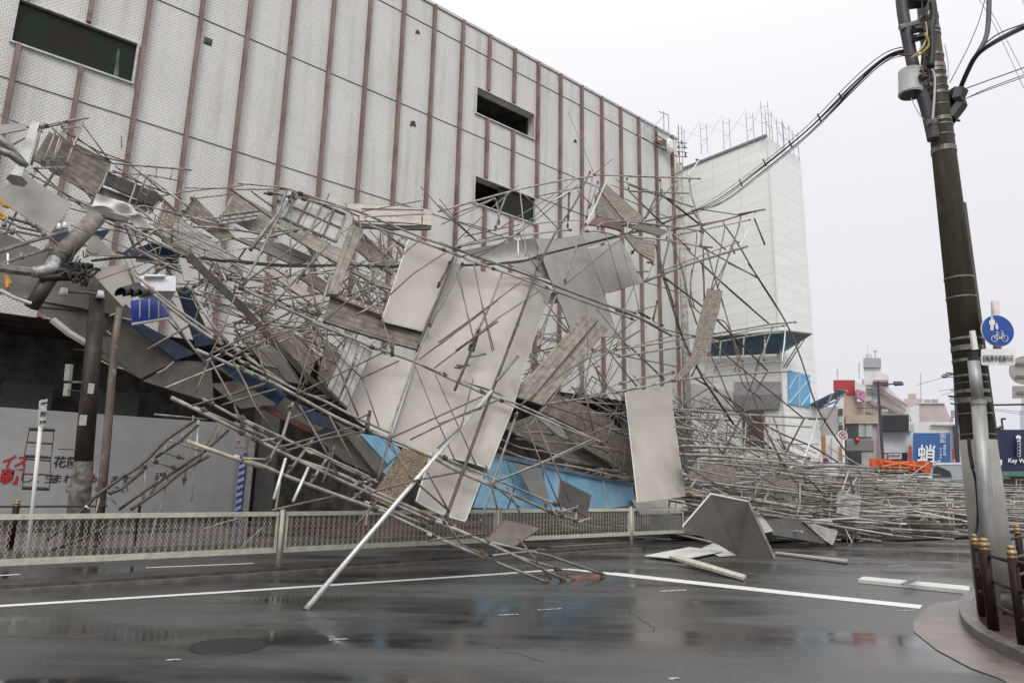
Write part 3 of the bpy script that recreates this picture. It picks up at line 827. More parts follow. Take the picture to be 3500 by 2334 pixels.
section('scaffold_section', 'caged top left corner of the scaffold wreck with ladder frames against the tiled facade', 'scaffolding', None, """
Bl:M 320,185 420,160 650,120
Bl:n 330,200 680,120
Bl:M 250,505 500,500
Bl:S 320,170 240,480
Bl:M 440,190 320,490
Bl:M 490,170 390,490
Bl:S 530,130 460,330 400,490
Bl:L 640,140 560,340 500,500
Bl:n 480,200 610,190
Bl:n 355,425 520,425
Bl:B 640,180 850,465
Bl:B 400,200 630,390 860,465
Bl:B 480,220 760,380 1010,470
Bl:B 560,250 830,450
Bl:L 860,468 1080,485 1465,518
Bl:n 830,535 1150,560 1400,605
Bl:M 1080,485 1020,690 960,850
Bl:S 1425,525 1390,750 1355,930
Bl:n 1200,505 1195,580
Bl:n 1320,515 1305,590
Bl:B 880,490 1200,690 1390,880
Bl:B 860,520 1080,620 1390,740
Bl:B 0,380 200,270 300,200
Bl:B 0,95 190,185 330,230
Bl:D 440,500 360,620 260,735
Bl:M 290,490 170,760 40,1010
Bl:B 510,520 640,660 740,790
Bl:B 380,520 620,660 960,850
Bl:n 560,740 660,770 1030,850
Bl:L 520,740 800,820 1100,880 1350,945
Bl:n 1000,850 1040,810 1110,795 1360,850
Bl:L 1350,945 1700,965 2016,1005
Bl:S 840,480 790,620 700,770
Bl:n 750,790 800,745 990,790
Bl:B 180,520 500,700 880,920
Bl:B 260,500 520,720 860,940 1160,1000
Bl:n 1250,715 1420,685 1860,635
Bl:n 1420,655 2016,665
Bl:n 1500,735 1800,700
Bl:M 1250,730 1140,850
Bl:M 1480,720 1390,860
Bl:M 1790,700 1680,900
Bl:n 1380,915 1480,885 1680,885
Bl:B 1040,920 1190,1150 1330,1350
Bl:B 1270,960 1190,1280
Bl:n 1480,960 1380,1110
Bl:B 1330,960 1370,1110
Bl:B 900,930 1000,1000 1260,960
Bl:M 660,940 1050,1010 1150,1030
Bl:n 740,880 1010,930 1270,940
Bl:M 1620,1090 1700,1060 1840,1040 2016,1045
Bl:S 1710,1100 1620,1260 1530,1390
Bl:n 1530,1100 1525,1360
Bl:n 1150,1390 1500,1390 1560,1360
Bl:S 2016,1010 1920,1130
Bl:n 1030,1315 1260,1450 1350,1568
Bl:B 1190,1110 1190,1568
Bl:B 1430,1400 1520,1568
Bl:B 1350,1180 1500,1250 1850,1390
Bl:M 2016,1130 1860,1390
Bl:B 1000,480 1250,690
Bl:B 700,400 1010,470
Bl:b 930,260 930,350
Bl:b 1110,1000 1300,1130
Bl:B 1360,960 1560,1130 1800,1230
Bl:n 1660,1350 2016,1350
Bl:B 1500,850 1380,1130
""", clamps=.5)
section('scaffold_ladder', 'fallen ladder-like scaffold run slanting up from the broken pole foot behind the fence', 'scaffolding', None, """
Ds:k 1490,310 1280,450 1110,620 940,740
Ds:k 940,740 740,880 640,985 360,1220
Ds:k 1520,340 1370,470 1190,590
Ds:k 1100,690 930,830 830,870
Ds:k 1750,380 1570,540 1350,690
Ds:k 1350,690 1070,870 910,990
Ds:k 1600,580 1420,680 1230,830 1000,990
Ds:k 940,1040 680,1190 390,1300
Ds:M 1480,270 1450,540 1405,800
Ds:P 1520,290 1500,600 1465,925
Ds:M 1270,445 1540,540
Ds:S 1230,540 1410,600
Ds:S 1150,610 1370,680
Ds:n 1400,390 1395,480
Ds:n 1268,500 1260,560
Ds:M 1110,620 1110,800 1095,930
Ds:B 1660,340 1520,620
Ds:n 1690,330 1650,470
Ds:S 1280,680 1150,870
Ds:n 1290,730 1225,990 1190,1080 1125,1320
Ds:n 1060,680 1180,645
Ds:n 820,875 890,945
Ds:n 760,900 720,1080 690,1180
Ds:S 1180,260 1580,300
Ds:n 1560,1135 1700,1090 1920,1030
Ds:n 1820,1300 2016,1120
Ds:P 650,960 690,985
Ds:S 1050,870 1090,880
""", clamps=.3)
section('scaffold_section', 'rear tangle of thin braces and ledgers between the deck boards and the facade', 'scaffolding', None, """
Em:n 0,1010 220,1020 420,990 640,975 860,970
Em:M 500,990 800,940 1250,870
Em:n 860,880 1100,920 1300,900
Em:B 0,1370 330,1180 720,1120
Em:B 0,1480 460,1260 1080,1080
Em:n 640,1400 400,1410 180,1470
Em:M 540,1200 700,1240 880,1180 1080,1090
Em:B 880,1010 1200,1100
Em:B 820,990 900,1150
Em:B 1000,560 1300,780
Em:B 1010,690 1180,870
Em:B 250,660 490,640
Em:S 260,700 500,640
Em:B 300,760 560,880
Em:B 470,420 440,560
Em:B 700,520 660,700
Em:n 900,1180 1090,1080
Em:B 1040,1130 1010,1250
Em:B 1110,1080 1130,1200
Em:b 0,930 80,1010
Em:b 0,620 60,640 200,680
Em:n 0,630 200,670 330,700
Em:M 60,1050 130,1000 340,1010
Em:B 0,1150 200,1290 330,1500
Em:B 80,1190 300,1290
Em:B 160,1100 420,1220 640,1300
Em:B 300,930 420,1010
Em:B 690,990 860,1180
Em:B 180,1170 220,1300
Em:B 70,1110 120,1300
Em:B 640,810 480,1050
Qm:B 430,60 640,260
Qm:B 460,100 700,210
Qm:B 260,160 640,390 720,500
Qm:B 590,230 800,330 960,430
Qm:B 700,250 580,330
Qm:B 580,380 500,540
Qm:B 60,150 200,180
Qm:n 20,200 160,300 260,420
Hm:M 1080,300 1400,210 1700,130 1870,90
Hm:L 780,635 1150,580 1420,520
Hm:n 1290,560 1340,490 1450,455 1850,390
Hm:n 1380,260 1420,270 1500,250 1860,190
Hm:n 1000,520 1080,500
Hm:M 1050,610 1200,620 1420,635
Hm:S 1110,290 1090,430 1060,580
Hm:S 1180,200 1130,420 1120,620
Hm:B 1070,320 1130,600 1190,870
Hm:B 1270,560 1440,680
Hm:B 1240,150 1510,490
Hm:B 1380,120 1730,440
Hm:B 1440,240 1260,530
Hm:B 690,230 760,320
Hm:B 700,240 720,420
Hm:n 660,300 790,295
Hm:B 660,430 770,230
Hm:M 690,420 960,380
Hm:B 890,510 980,630
Hm:n 590,895 900,920 1200,950 1470,1000
Hm:n 510,760 720,840 870,870
Hm:n 480,900 620,960 840,1000 1060,1070
Hm:L 450,960 650,1040 840,1080 1100,1120 1500,1220
Hm:M 540,840 700,900
Hm:M 640,850 780,840 900,860
Hm:B 1380,900 1340,1130
Hm:B 1430,860 1410,1150
Hm:B 1000,880 1300,1000
Hm:B 740,610 1000,690 1440,880
Hm:n 1040,690 1430,710
Hm:B 1360,650 1350,740
Hm:n 1320,820 1480,830
""", clamps=.4)
# ------------------------------------------------------------------ sheets, decks, boards: each one a thing
def sheet(name, label, cat, lay, q, m, th=.03, nx=1, ny=1, bulge=None, frame=None, off=0, pts=None, group=None, parent=None, fr=.02):
    P = [on(a[0], lay, a[1], a[2], off) for a in q] if pts is None else pts
    c = sum(P, Vector())/4; c.z = max(0, min(p.z for p in P))
    root = thing(name, label, cat, tuple(c), group)
    b = MB(); b.slab(P, th, nx, ny, bulge); b.build('sheet' if frame else 'board', m, root, smooth=bool(bulge))
    if frame:
        nr = (P[1]-P[0]).cross(P[3]-P[0]).normalized()
        if nr.y < 0: nr = -nr
        def at(a_, b_):
            p = P[0]*(1-a_)*(1-b_)+P[1]*a_*(1-b_)+P[2]*a_*b_+P[3]*(1-a_)*b_
            return p+nr*bulge(a_, b_) if bulge else p
        N = 10 if bulge else 1
        ringp = [at(i/N,0) for i in range(N)]+[at(1,i/N) for i in range(N)]+[at(1-i/N,1) for i in range(N)]+[at(0,1-i/N) for i in range(N)]
        b = MB(); b.tube(ringp+ringp[:1], fr, 4, False); b.build('edge_frame', frame, root)
    return root
Z = lambda r, *a: [(r, a[i], a[i+1]) for i in range(0, len(a), 2)]
s = math.sin
PN = [
 ('wall_sheet','upper left grey wall sheet hanging between the dark board and the central sheet','f',Z('V',940,546,1046,590,970,760,877,737),mPanel,.25,1,lambda a,b:.06*s(3*a)*s(3.1*b)),
 ('wall_sheet','large central grey wall sheet buckled under the upper pair of ledgers','f',Z('V',1046,590,1264,668,1180,925,955,828),mPanel,.2,1,lambda a,b:.22*s(5.5*a+.6)*(1-.5*b)+.1*s(3*b)),
 ('wall_sheet','middle grey wall sheet below the long middle strand, crossed by the pale pole','f',Z('V',955,830,1178,928,1112,1084,897,1003),mPanel,.2,1,lambda a,b:.14*s(4*a+1)*(b*.5+.5)),
 ('wall_sheet','left grey wall sheet beside the two ridged metal decks','f',Z('V',843,800,952,832,895,1003,797,943),mPanel,.22,1,lambda a,b:.12*s(3.3*a)*s(2*b+.5)),
 ('wall_sheet','lowest grey wall sheet behind the pale pole, ending at the fence','f',Z('V',990,1038,1112,1084,1068,1196,955,1150),mPanel,.2,1,lambda a,b:.07*s(3*a)),
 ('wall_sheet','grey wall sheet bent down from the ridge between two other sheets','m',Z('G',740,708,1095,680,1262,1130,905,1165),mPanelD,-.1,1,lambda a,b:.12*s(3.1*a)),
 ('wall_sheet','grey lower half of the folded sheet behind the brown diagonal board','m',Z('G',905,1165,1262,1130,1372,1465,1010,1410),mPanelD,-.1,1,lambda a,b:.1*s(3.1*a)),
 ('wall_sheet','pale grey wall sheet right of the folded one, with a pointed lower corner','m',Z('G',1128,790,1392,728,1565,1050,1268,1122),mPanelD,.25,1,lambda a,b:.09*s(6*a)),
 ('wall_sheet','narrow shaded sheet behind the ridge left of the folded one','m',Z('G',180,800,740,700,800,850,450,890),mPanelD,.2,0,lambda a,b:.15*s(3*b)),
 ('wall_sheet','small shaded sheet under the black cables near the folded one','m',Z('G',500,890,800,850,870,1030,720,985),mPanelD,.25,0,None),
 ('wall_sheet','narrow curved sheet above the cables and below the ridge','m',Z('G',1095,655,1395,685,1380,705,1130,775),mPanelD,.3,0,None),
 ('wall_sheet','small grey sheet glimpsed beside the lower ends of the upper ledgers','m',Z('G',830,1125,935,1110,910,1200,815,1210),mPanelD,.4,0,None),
 ('wall_sheet','tall flat grey sheet hanging alone at right of the wreck above the fence','fl',Z('H',1425,545,1765,485,1885,1330,1520,1382),mPanel,3.2,1,lambda a,b:.03*s(3.1*a)),
 ('wall_sheet','grey sheet at top left beside the pipes, seen from below','l',Z('B',170,545,550,780,385,1005,-60,720),mPanelD,-.3,0,None),
 ('wall_sheet','pale upright sheet edge in the top left corner','l',Z('B',235,165,305,150,205,492,130,455),mPanelW,-.5,0,None),
 ('wall_sheet','pale sheet behind the leaning pole head and traffic light','l',Z('B',665,1270,960,1245,1150,1370,940,1568),mPanel,.2,0,None),
 ('wall_sheet','small pale sheet above the cable bundle at left','l',Z('B',680,1030,740,1020,900,1175,650,1180),mPanel,.2,0,None),
 ('crumpled_sheet','soiled crumpled white sheet lying on pipes at upper left','l',Z('B',740,700,1020,790,1070,870,700,800),mPanelW,-.2,0,lambda a,b:.12*s(7*a)*s(5*b)),
 ('crumpled_sheet','white sheet strip drooping below the crumpled one at upper left','l',Z('B',530,810,740,800,1010,900,960,912),mPanelW,-.1,0,lambda a,b:.1*s(6*a)),
 ('crumpled_sheet','white sheet tip hanging beside the perforated deck at upper left','l',Z('B',970,850,1070,860,1170,980,1030,960),mPanelW,-.1,0,lambda a,b:.1*s(5*a)),
 ('wall_sheet','small pale sheet leaning over the long middle strand at left','f',Z('B',1370,1190,1420,1200,1490,1370,1410,1370),mPanelD,.8,0,None),
]
for nm, lb, ly, q, m, off, fr, bf in PN:
    off += .12 if ly == 'f' and nm == 'wall_sheet' else 0
    sheet(nm, lb, 'sheet', ly, q, m, .025, 14 if bf else 1, 14 if bf else 1, bf, mPanelW if fr and m is mPanel else (mS if fr else None), off, fr=.018)
DK = [
 ('deck_board','large soiled deck at top left behind the ladder frames','l',Z('B',375,230,850,462,740,745,250,440),mDeck,.3),
 ('deck_board','dark deck strip continuing right of the large soiled deck','l',Z('B',815,535,1250,720,1180,800,790,625),mDark,.2),
 ('deck_board','soiled underside of a deck below the dark strip','l',Z('B',750,640,1180,800,1100,850,700,760),mSoff,.4),
 ('deck_board','perforated deck end under the caged top left corner','l',Z('B',1255,740,1380,860,1300,1080,1170,1000),mSpeck,.0),
 ('deck_board','brown deck standing right of the cage, second from the left','l',Z('B',1485,725,1795,1035,1700,1060,1390,855),mDeck,.1),
 ('deck_board','olive deck with a grey edge rack standing right of the brown one','l',Z('B',1795,690,2090,900,2070,1060,1700,870),mDeckL,.2),
 ('deck_board','broad ribbed deck sloping down from the cage to the cables','l',Z('B',1390,900,1880,1240,1840,1340,1230,1010),mDeckG,-.2),
 ('deck_board','brown speckled deck flank under the broad ribbed deck','l',Z('B',1200,1000,1400,1100,1560,1230,1330,1150),mSpeck,-.3),
 ('deck_board','long brown deck running down behind the framed rack to the cables','n',Z('E',-30,330,430,590,880,840,780,900),mDeck,1.2),
 ('deck_board','long olive deck below the framed rack','m',Z('E',370,560,820,795,800,905,330,625),mDeckL,.2),
 ('deck_board','deck end emerging right of the vertical board near the grey sheet','m',Z('E',990,670,1240,880,1215,990,930,790),mDeck,.4),
 ('deck_board','olive deck end under the black cables left of the grey sheet','m',Z('E',930,960,1210,1080,1180,1125,890,960),mDeckL,.3),
 ('deck_board','wide soiled deck crossing below the middle in front of the sheets','f',Z('E',740,1145,1480,1415,1430,1568,680,1345),mDeck,.5),
 ('deck_board','perforated edge board on top of the wide soiled deck','f',Z('E',740,1110,1490,1400,1480,1440,735,1150),mSpeck,.42),
 ('deck_board','vertical brown board hanging left of the cables and grey sheet','f',Z('E',890,600,990,640,795,1140,715,1135),mDeckL,.3),
 ('deck_board','pale tapering deck under the upper ledger, right of the framed rack','m',Z('E',850,440,1510,490,1500,610,930,575),mDeckP,.0),
 ('deck_board','brown board edge under the pale tapering deck','m',Z('E',930,590,1510,610,1505,640,960,625),mDark,.0),
 ('deck_board','curved soiled board drooping over the cables at left centre','m',Z('E',-20,700,360,745,640,870,440,905),mSoff,.8),
 ('deck_board','pale long board sloping to the middle ledger','m',Z('E',210,940,400,970,640,1190,600,1215),mDeckP,1.),
 ('deck_board','brown deck between the cables and the wide soiled deck','m',Z('E',480,1000,640,1000,800,1110,720,1150),mDeck,.9),
 ('deck_board','lower brown deck behind the small dark window','m',Z('Q',240,60,430,50,630,290,560,450),mDeck,.5),
 ('deck_board','brown deck at the left end of the middle strand','m',Z('Q',20,75,120,150,330,360,230,340),mDeck,.3),
 ('deck_board','broad brown deck below the dark wavy strip','m',Z('Q',120,150,300,200,520,480,400,460),mSoff,.6),
 ('deck_board','small brown deck between the ridged decks and the wavy strip','m',Z('Q',710,150,820,265,720,520,640,430),mDeck,.4),
 ('deck_board','left one of two ridged metal decks beside the left grey sheet','f',Z('Q',875,125,960,175,800,590,715,510),mDeckG,.1),
 ('deck_board','right one of two ridged metal decks beside the left grey sheet','f',Z('Q',970,185,1055,235,865,660,805,600),mDeckG,.1),
 ('particle_board','coarse speckled board leaning behind the pale pole at the bottom','f',Z('Q',1290,965,1490,1045,1220,1440,1040,1350),mWoodB,.35),
 ('deck_board','long brown board standing diagonally from the strand up to the folded sheet','f',Z('G',1118,1275,1215,1330,690,1950,558,1912),mDeckL,.6),
 ('deck_board','long brown board standing diagonally, right half with the split seam','f',Z('G',1215,1330,1292,1405,800,1985,690,1950),mDeckL,.64),
 ('deck_board','shingled brown deck low in the centre behind the thin braces','m',Z('H',760,680,900,555,1340,760,1320,960),mDeck,.8),
 ('deck_board','second shingled brown deck reaching to the tall hanging sheet','m',Z('H',960,880,1330,770,1490,1000,1480,1180),mDeck,.6),
 ('deck_board','third brown deck below the shingled ones over the blue sheets','m',Z('H',480,800,760,700,1340,1120,1000,1080),mDeck,1.),
 ('deck_board','grey corrugated deck tip right of the diagonal board','m',Z('H',720,720,880,740,990,905,900,870),mDeckG,.0),
 ('deck_board','dark red underside of a deck below the ridge','f',Z('G',1190,545,1385,575,1400,655,1140,605),mat('deck_red_brown', (.17,.09,.075), .7, 0, .3, 3),.3),
 ('deck_board','brown speckled deck hanging from the ridge at right','f',Z('G',1225,330,1285,300,1580,560,1440,600),mSpeck,.5),
 ('deck_board','brown plain deck flank left of the speckled one under the ridge','f',Z('G',1195,370,1230,345,1450,590,1200,535),mDeck,.55),
 ('deck_board','grey deck edge over the cables at the right ridge','f',Z('G',1380,600,1600,600,1760,655,1690,690),mSoff,.6),
 ('deck_board','speckled deck tip hanging below the right ridge beside the grey sheet','f',Z('G',1420,690,1650,730,1645,885,1510,800),mSpeck,.6),
]
for nm, lb, ly, q, m, off in DK:
    if math.dist(q[0][1:], q[1][1:]) < math.dist(q[1][1:], q[2][1:]): q = q[1:]+q[:1]
    sheet(nm, lb, 'deck board', ly, q, m, .05, 8, 3, (lambda a,b,k=rnd.uniform(-.06,.06): k*s(3.1*a)), None, off)
# framed rack panels
def rack(label, lay, q, off, nb=4):
    P = [on(a[0], lay, a[1], a[2], off) for a in q]; c = sum(P, Vector())/4
    root = thing('framed_rack', label, 'panel', tuple(c)); b = MB(); b.slab(P, .012); b.build('infill', mGridP, root)
    nr = (P[1]-P[0]).cross(P[3]-P[0]).normalized()*.03
    for a_, b_ in ((0,1),(1,2),(2,3),(3,0)): b = MB(); b.tube([P[a_]-nr, P[b_]-nr], .03, 5); b.build('frame_bar', mS, root)
    for k in range(1, nb):
        t = k/nb; b = MB(); b.tube([P[0].lerp(P[1],t)-nr, P[3].lerp(P[2],t)-nr], .018, 5); b.build('cross_bar', mR if k%2 else mS, root)
    b = MB(); b.tube([P[0].lerp(P[3],.5)-nr, P[1].lerp(P[2],.5)-nr], .018, 5); b.build('cross_bar', mS, root)
rack('framed grey panel with crossbars under the upper ledger at centre left', 'f', Z('E',480,370,855,530,775,740,370,560), .25)
rack('small framed grey rack on the edge of the olive deck', 'l', Z('B',1700,870,2000,830,1960,900,1680,940), .0, 5)
# curved perforated plank in front of the tower
SPk = [((600,195),(715,212)), ((560,340),(690,360)), ((520,500),(650,510)), ((480,690),(600,700)), ((430,770),(500,790)), ((340,880),(370,905))]
Pk = [(on('J','r',*a,-.2), on('J','r',*c_,-.2)) for a, c_ in SPk]
root = thing('hanging_plank', 'curved perforated plank hanging by its top in front of the white tower', 'plank', tuple(Pk[3][0]))
b = MB(); vs = []; uv = []; L_ = 0
ctr = [(a+c_)/2 for a, c_ in Pk]; ctr = smoothpts(ctr, 4); half = smoothpts([(c_-a)/2 for a, c_ in Pk], 4)
for i, (c_, h_) in enumerate(zip(ctr, half)):
    if i: L_ += (c_-ctr[i-1]).length
    n_ = Vector((F.x,F.y,0)).normalized()*.025
    vs += [c_-h_-n_, c_+h_-n_, c_+h_+n_, c_-h_+n_]; uv += [(0,L_),(2*h_.length,L_),(2*h_.length,L_),(0,L_)]
fs = [(4*i+k,4*i+(k+1)%4,4*i+4+(k+1)%4,4*i+4+k) for i in range(len(ctr)-1) for k in range(4)]+[(0,1,2,3),tuple(len(vs)-4+k for k in (3,2,1,0))]
b.add(vs, fs, uv); b.build('plank', mSpeck, root)
# dark wavy toe board strip
W_ = [('B',1440,1170),('B',1600,1330),('B',1850,1568),('C',2016,510),('Q',380,230),('Q',560,420),('Q',790,600)]
Wp = smoothpts([on(*('BCQ'.find(r_)>=0 and (r_,'m',x_,y_,-.3))) for r_, x_, y_ in W_], 5)
root = thing('toe_board', 'long dark wavy toe board snaking down through the middle of the tangle', 'board', tuple(Wp[12]))
b = MB(); vs = []
for i, p_ in enumerate(Wp):
    k_ = .085*(1-.4*i/len(Wp)); d_ = Vector((.55,0,.6)).normalized()*k_; n_ = Vector((0,.02,0)); vs += [p_-d_-n_, p_+d_-n_, p_+d_+n_, p_-d_+n_]
b.add(vs, [(4*i+k,4*i+(k+1)%4,4*i+4+(k+1)%4,4*i+4+k) for i in range(len(Wp)-1) for k in range(4)]+[(0,1,2,3),tuple(len(vs)-4+k for k in (3,2,1,0))]); b.build('board', mat('dark_wood', (.06,.043,.03), .7, 0, .3, 4), root)

# arcade canopy torn down: soffit sheets and navy fascia
cn = thing('arcade_canopy', 'torn-down arcade canopy with dirty grey soffit and navy fascia sagging over the dark storefront', 'canopy', tuple(on('V','c',400,900)))
def cpart(name, q, m, off=0, th=.04, lay='c', n=1):
    P = [on(a[0], lay, a[1], a[2], off) for a in q]; b = MB(); b.slab(P, th, n, n, (lambda a,b_: .08*s(4*a+2*b_)) if n > 1 else None); return b.build(name, m, cn, smooth=n > 1)
cpart('soffit', Z('V',-60,500,200,620,330,740,0,672), mSoff, 0, n=6)
cpart('soffit', Z('C',0,215,660,20,880,390,240,325), mSoff, .05)
cpart('soffit', Z('C',240,325,870,370,860,560,660,580), mSoff, .1)
cpart('soffit', Z('C',660,578,880,380,1350,745,1075,885), mSoff, .1)
cpart('soffit', Z('C',760,725,870,560,1075,885,950,815), mSoff, .12)
cpart('soffit', Z('C',1090,900,1350,755,1600,760,1640,1060), mSoff, 0, n=6)
cpart('soffit', Z('Q',-190,470,0,455,340,640,60,660), mSoff, .0, n=6)
cpart('soffit', Z('Q',0,455,380,570,960,855,600,860), mSoff, .3)
cpart('soffit_end', Z('Q',760,750,960,855,1185,1080,1110,1190), mSoff, -.4)
cpart('soffit', Z('Q',600,860,780,760,1110,1190,830,1060), mSoff, -.1)
cpart('fascia', Z('C',910,410,1350,740,1500,690,1100,470), mNavy, -.2)
cpart('fascia', Z('C',1350,190,1430,185,1640,620,1500,640), mNavy, -.3)
cpart('fascia', Z('C',1290,440,1500,640,1660,760,1560,760), mNavy, -.25)
cpart('fascia', Z('Q',-170,330,0,320,400,560,330,640), mNavy, -.1, n=5)
cpart('fascia', Z('Q',370,560,460,620,960,850,900,870), mNavy, -.3)
cpart('fascia', Z('Q',460,620,740,740,830,860,560,760), mNavy, -.45)
cpart('navy_sheet', Z('B',920,1160,1180,1070,1380,1165,1350,1290), mNavy, -1.2)
cpart('navy_sheet', Z('B',400,990,520,960,530,1040,430,1090), mNavy, -.8)
cpart('navy_sheet', Z('B',730,990,850,970,780,1060,700,1010), mNavy, -.8)
cpart('rust_strip', Z('Q',0,560,370,690,740,900,560,840), mR, .2)
for q in ((0,205,240,310,.05),(400,430,660,610,.09),(760,740,945,808,.02),(840,400,930,350,.03),(820,515,870,545,.02),(1200,840,1330,752,.02)):
    a = on('C','c',q[0],q[1],-.15); c_ = on('C','c',q[2],q[3],-.15); b = MB(); b.tube([a,(a+c_)/2+Vector((0,0,-.04)),c_], q[4], 5); b.build('torn_edge', mPanelW, cn)
# light blue awning sheets low in the centre, backlight put into the colour
aw = thing('blue_awning', 'crushed light blue awning sheets with dark ribs lying behind the fence', 'awning', tuple(on('H','q',700,1300)))
def apart(name, q, m, off=0, lay='q'):
    P = [on(a[0], lay, a[1], a[2], off) for a in q]; b = MB(); b.slab(P, .02); return b.build(name, m, aw)
apart('blue_sheet', Z('Q',950,850,1190,890,1280,990,1170,1090), mRib, .0)
apart('blue_sheet', Z('Q',1130,1155,1220,1060,1290,1010,1160,1190), mRib, .0)
apart('blue_sheet', Z('H',395,1020,600,1085,700,1435,245,1420), mRib, .0)
apart('blue_sheet', Z('H',600,1085,800,1120,830,1430,700,1435), mBlue, .1)
apart('blue_sheet', Z('H',800,1120,1250,1200,1290,1430,830,1430), mBlue, .0)
apart('blue_sheet', Z('H',1262,1200,1480,1262,1520,1400,1302,1425), mBlue, .0)
apart('grey_strip', Z('H',575,1075,780,1130,865,1425,695,1300), mPanelD, -.3)
apart('grey_strip', Z('H',380,990,1500,1240,1500,1262,385,1025), mat('slate_blue', (.17,.24,.33), .6), -.1)
apart('seam', Z('H',1248,1195,1256,1197,1298,1428,1290,1430), mPanelW, -.05)
apart('foot', Z('H',240,1432,1520,1425,1520,1480,240,1480), mSoff, .1)
# chequer plate and other steel plates
pl = sheet('steel_plate', 'dark steel plate with rusty rim leaning on the lowest strand at the fence', 'plate', 'fl', Z('H',930,1210,1165,1330,1130,1492,910,1392), mDark, .03, frame=mR, off=.9)
sheet('steel_plate', 'small brown plate lying across the tube ends at the fence', 'plate', 'f', Z('V',1111,1243,1160,1194,1240,1212,1180,1254), mat('plate_brown', (.17,.15,.13), .6), .03, frame=mR, off=.1)
sheet('steel_plate', 'red-brown strip plate on the wet road by the tube tips', 'plate', 'f', Z('V',1300,1322,1385,1318,1392,1326,1340,1338), mR, .02)
# ------------------------------------------------------------------ the pale pole and loose pieces on the road
def loose(name, label, cat, pts, r, m, group=None, ends=True):
    root = thing(name, label, cat, tuple(pts[0]), group); b = MB(); b.tube(pts, r, 10); b.build('tube', m, root, smooth=True)
    if ends: d_ = (pts[-1]-pts[0]).normalized(); b = MB(); b.tube([pts[-1]-d_*.02, pts[-1]+d_*.04], r*1.12, 10); b.build('end_cap', mS, root)
    return root
a = gr('V',705,1395,.02); c_ = on('V','f',1128,898,-.12); loose('long_pole', 'long pale steel pole leaning from the wreck down to the wet road', 'pole', [c_, a], .036, mP)
loose('short_pole', 'short grey pole sticking up beyond the head of the long pale pole', 'pole', [on('H','f',440,455,-.2), on('H','f',600,268,-.2)], .03, mS)
def flat(label, q, m, th=.03, z=.03, name='fallen_board', frame=None):
    P = [gr(a[0],a[1],a[2],z+(a[3] if len(a)>3 else 0)) for a in q]; return sheet(name, label, 'board', None, None, m, th, pts=P, frame=frame)
def zg(r, *a): return [(r,a[i],a[i+1],a[i+2]) for i in range(0,len(a),3)]
flat('pale board lying flat on the wet road behind the stop line', zg('K',230,1117,0,575,1052,.02,832,1083,.02,525,1145,0), mPanelW, .02, .05)
flat('pale pointed board lying beyond the flat one, by the folded sheet', zg('K',672,1058,0,765,1018,0,925,1112,0,800,1122,0), mPanelW, .02, .03)
flat('long narrow board on the road with a rusty tip, in front of the folded sheet', zg('K',420,1128,.10,500,1122,.10,1010,1275,.0,985,1295,.0), mDeckP, .05, .04)
flat('thin pale board lying right of the folded sheet', zg('K',1225,1100,0,1240,1090,0,1790,1150,0,1780,1168,0), mPanelD, .04, .04)
bm_ = [gr('O',x_,y_,.035) for x_, y_ in ((70,822),(110,800),(885,872),(885,905))]
rt = sheet('fallen_beam', 'long white beam lying on the road left of the utility pole', 'beam', None, None, mPanelW, .06, pts=bm_)
b = MB()
for x0_, y0_, x1_, y1_ in ((390,845,500,790),):
    b.tube([gr('O',x0_,y0_,.12), gr('O',x1_,y1_,.16)], .015, 6)
b.build('bracket', mS, rt); 
for x0_, y0_, x1_, y1_ in ((400,850,525,808),(395,840,520,795)): b = MB(); b.tube([gr('O',x0_,y0_,.11), gr('O',x1_,y1_,.15)], .015, 6); b.build('bracket', mS, rt)
# folded sheet standing on the road
yF = lambda x_, y_, Y_: atY('K', x_, y_, Y_)
base = gr('K',1220,1148); 
A_ = atY('K',522,892,10.0); B_ = gr('K',940,1108,.02); 
T1 = atY('K',735,645,9.7); T2 = atY('K',1025,702,9.3)
BR = gr('K',1232,1146,.02)
fs_ = thing('folded_sheet', 'grey wall sheet folded in two and standing on the road beyond the fence end', 'sheet', (B_.x,B_.y,0))
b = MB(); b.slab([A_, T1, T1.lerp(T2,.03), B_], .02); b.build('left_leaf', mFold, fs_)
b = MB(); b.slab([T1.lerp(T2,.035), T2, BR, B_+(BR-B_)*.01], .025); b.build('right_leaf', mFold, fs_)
b = MB(); b.tube([T2, BR], .03, 5); b.build('edge_frame', mS, fs_); b = MB(); b.tube([A_, T1, T2], .025, 5); b.build('edge_frame', mPanelW, fs_)
def sh2(label, q, m, Ys, name='wall_sheet', cat='sheet', fr=None):
    P = [atY('K',x_,y_,Y_) for (x_,y_), Y_ in zip(q, Ys)]
    for p_ in P: p_.z = max(p_.z, .03)
    return sheet(name, label, cat, None, None, m, .03, pts=P, frame=fr)
sh2('dark sheet underside propped under the right heap', ((1100,790),(1440,845),(1690,1045),(1215,960)), mDark, (10.9,10.5,9.6,10.2))
sh2('ribbed grey deck leaning down to the road under the right heap', ((1440,845),(1710,930),(1670,1035),(1600,990)), mDeckG, (10.4,10.1,9.5,9.8), 'deck_board', 'deck board')
sh2('grey gridded deck upright at the right end of the near strand', ((1710,620),(1890,660),(1870,835),(1700,790)), mDeckG, (10.4,10.1,10,10.2), 'deck_board', 'deck board')
sh2('small grey sheet flap behind the folded sheet', ((1075,780),(1110,790),(1215,930),(1150,945)), mPanelD, (10.9,10.9,10.3,10.3))
sh2('brown deck lying in the right heap behind the tall hanging sheet', ((630,375),(930,450),(920,585),(545,520)), mDeck, (12.2,12,11.8,12), 'deck_board', 'deck board')
sh2('second brown deck in the right heap, right of the first', ((1150,495),(1400,560),(1380,655),(1130,600)), mDeck, (11.6,11.4,11.2,11.4), 'deck_board', 'deck board')
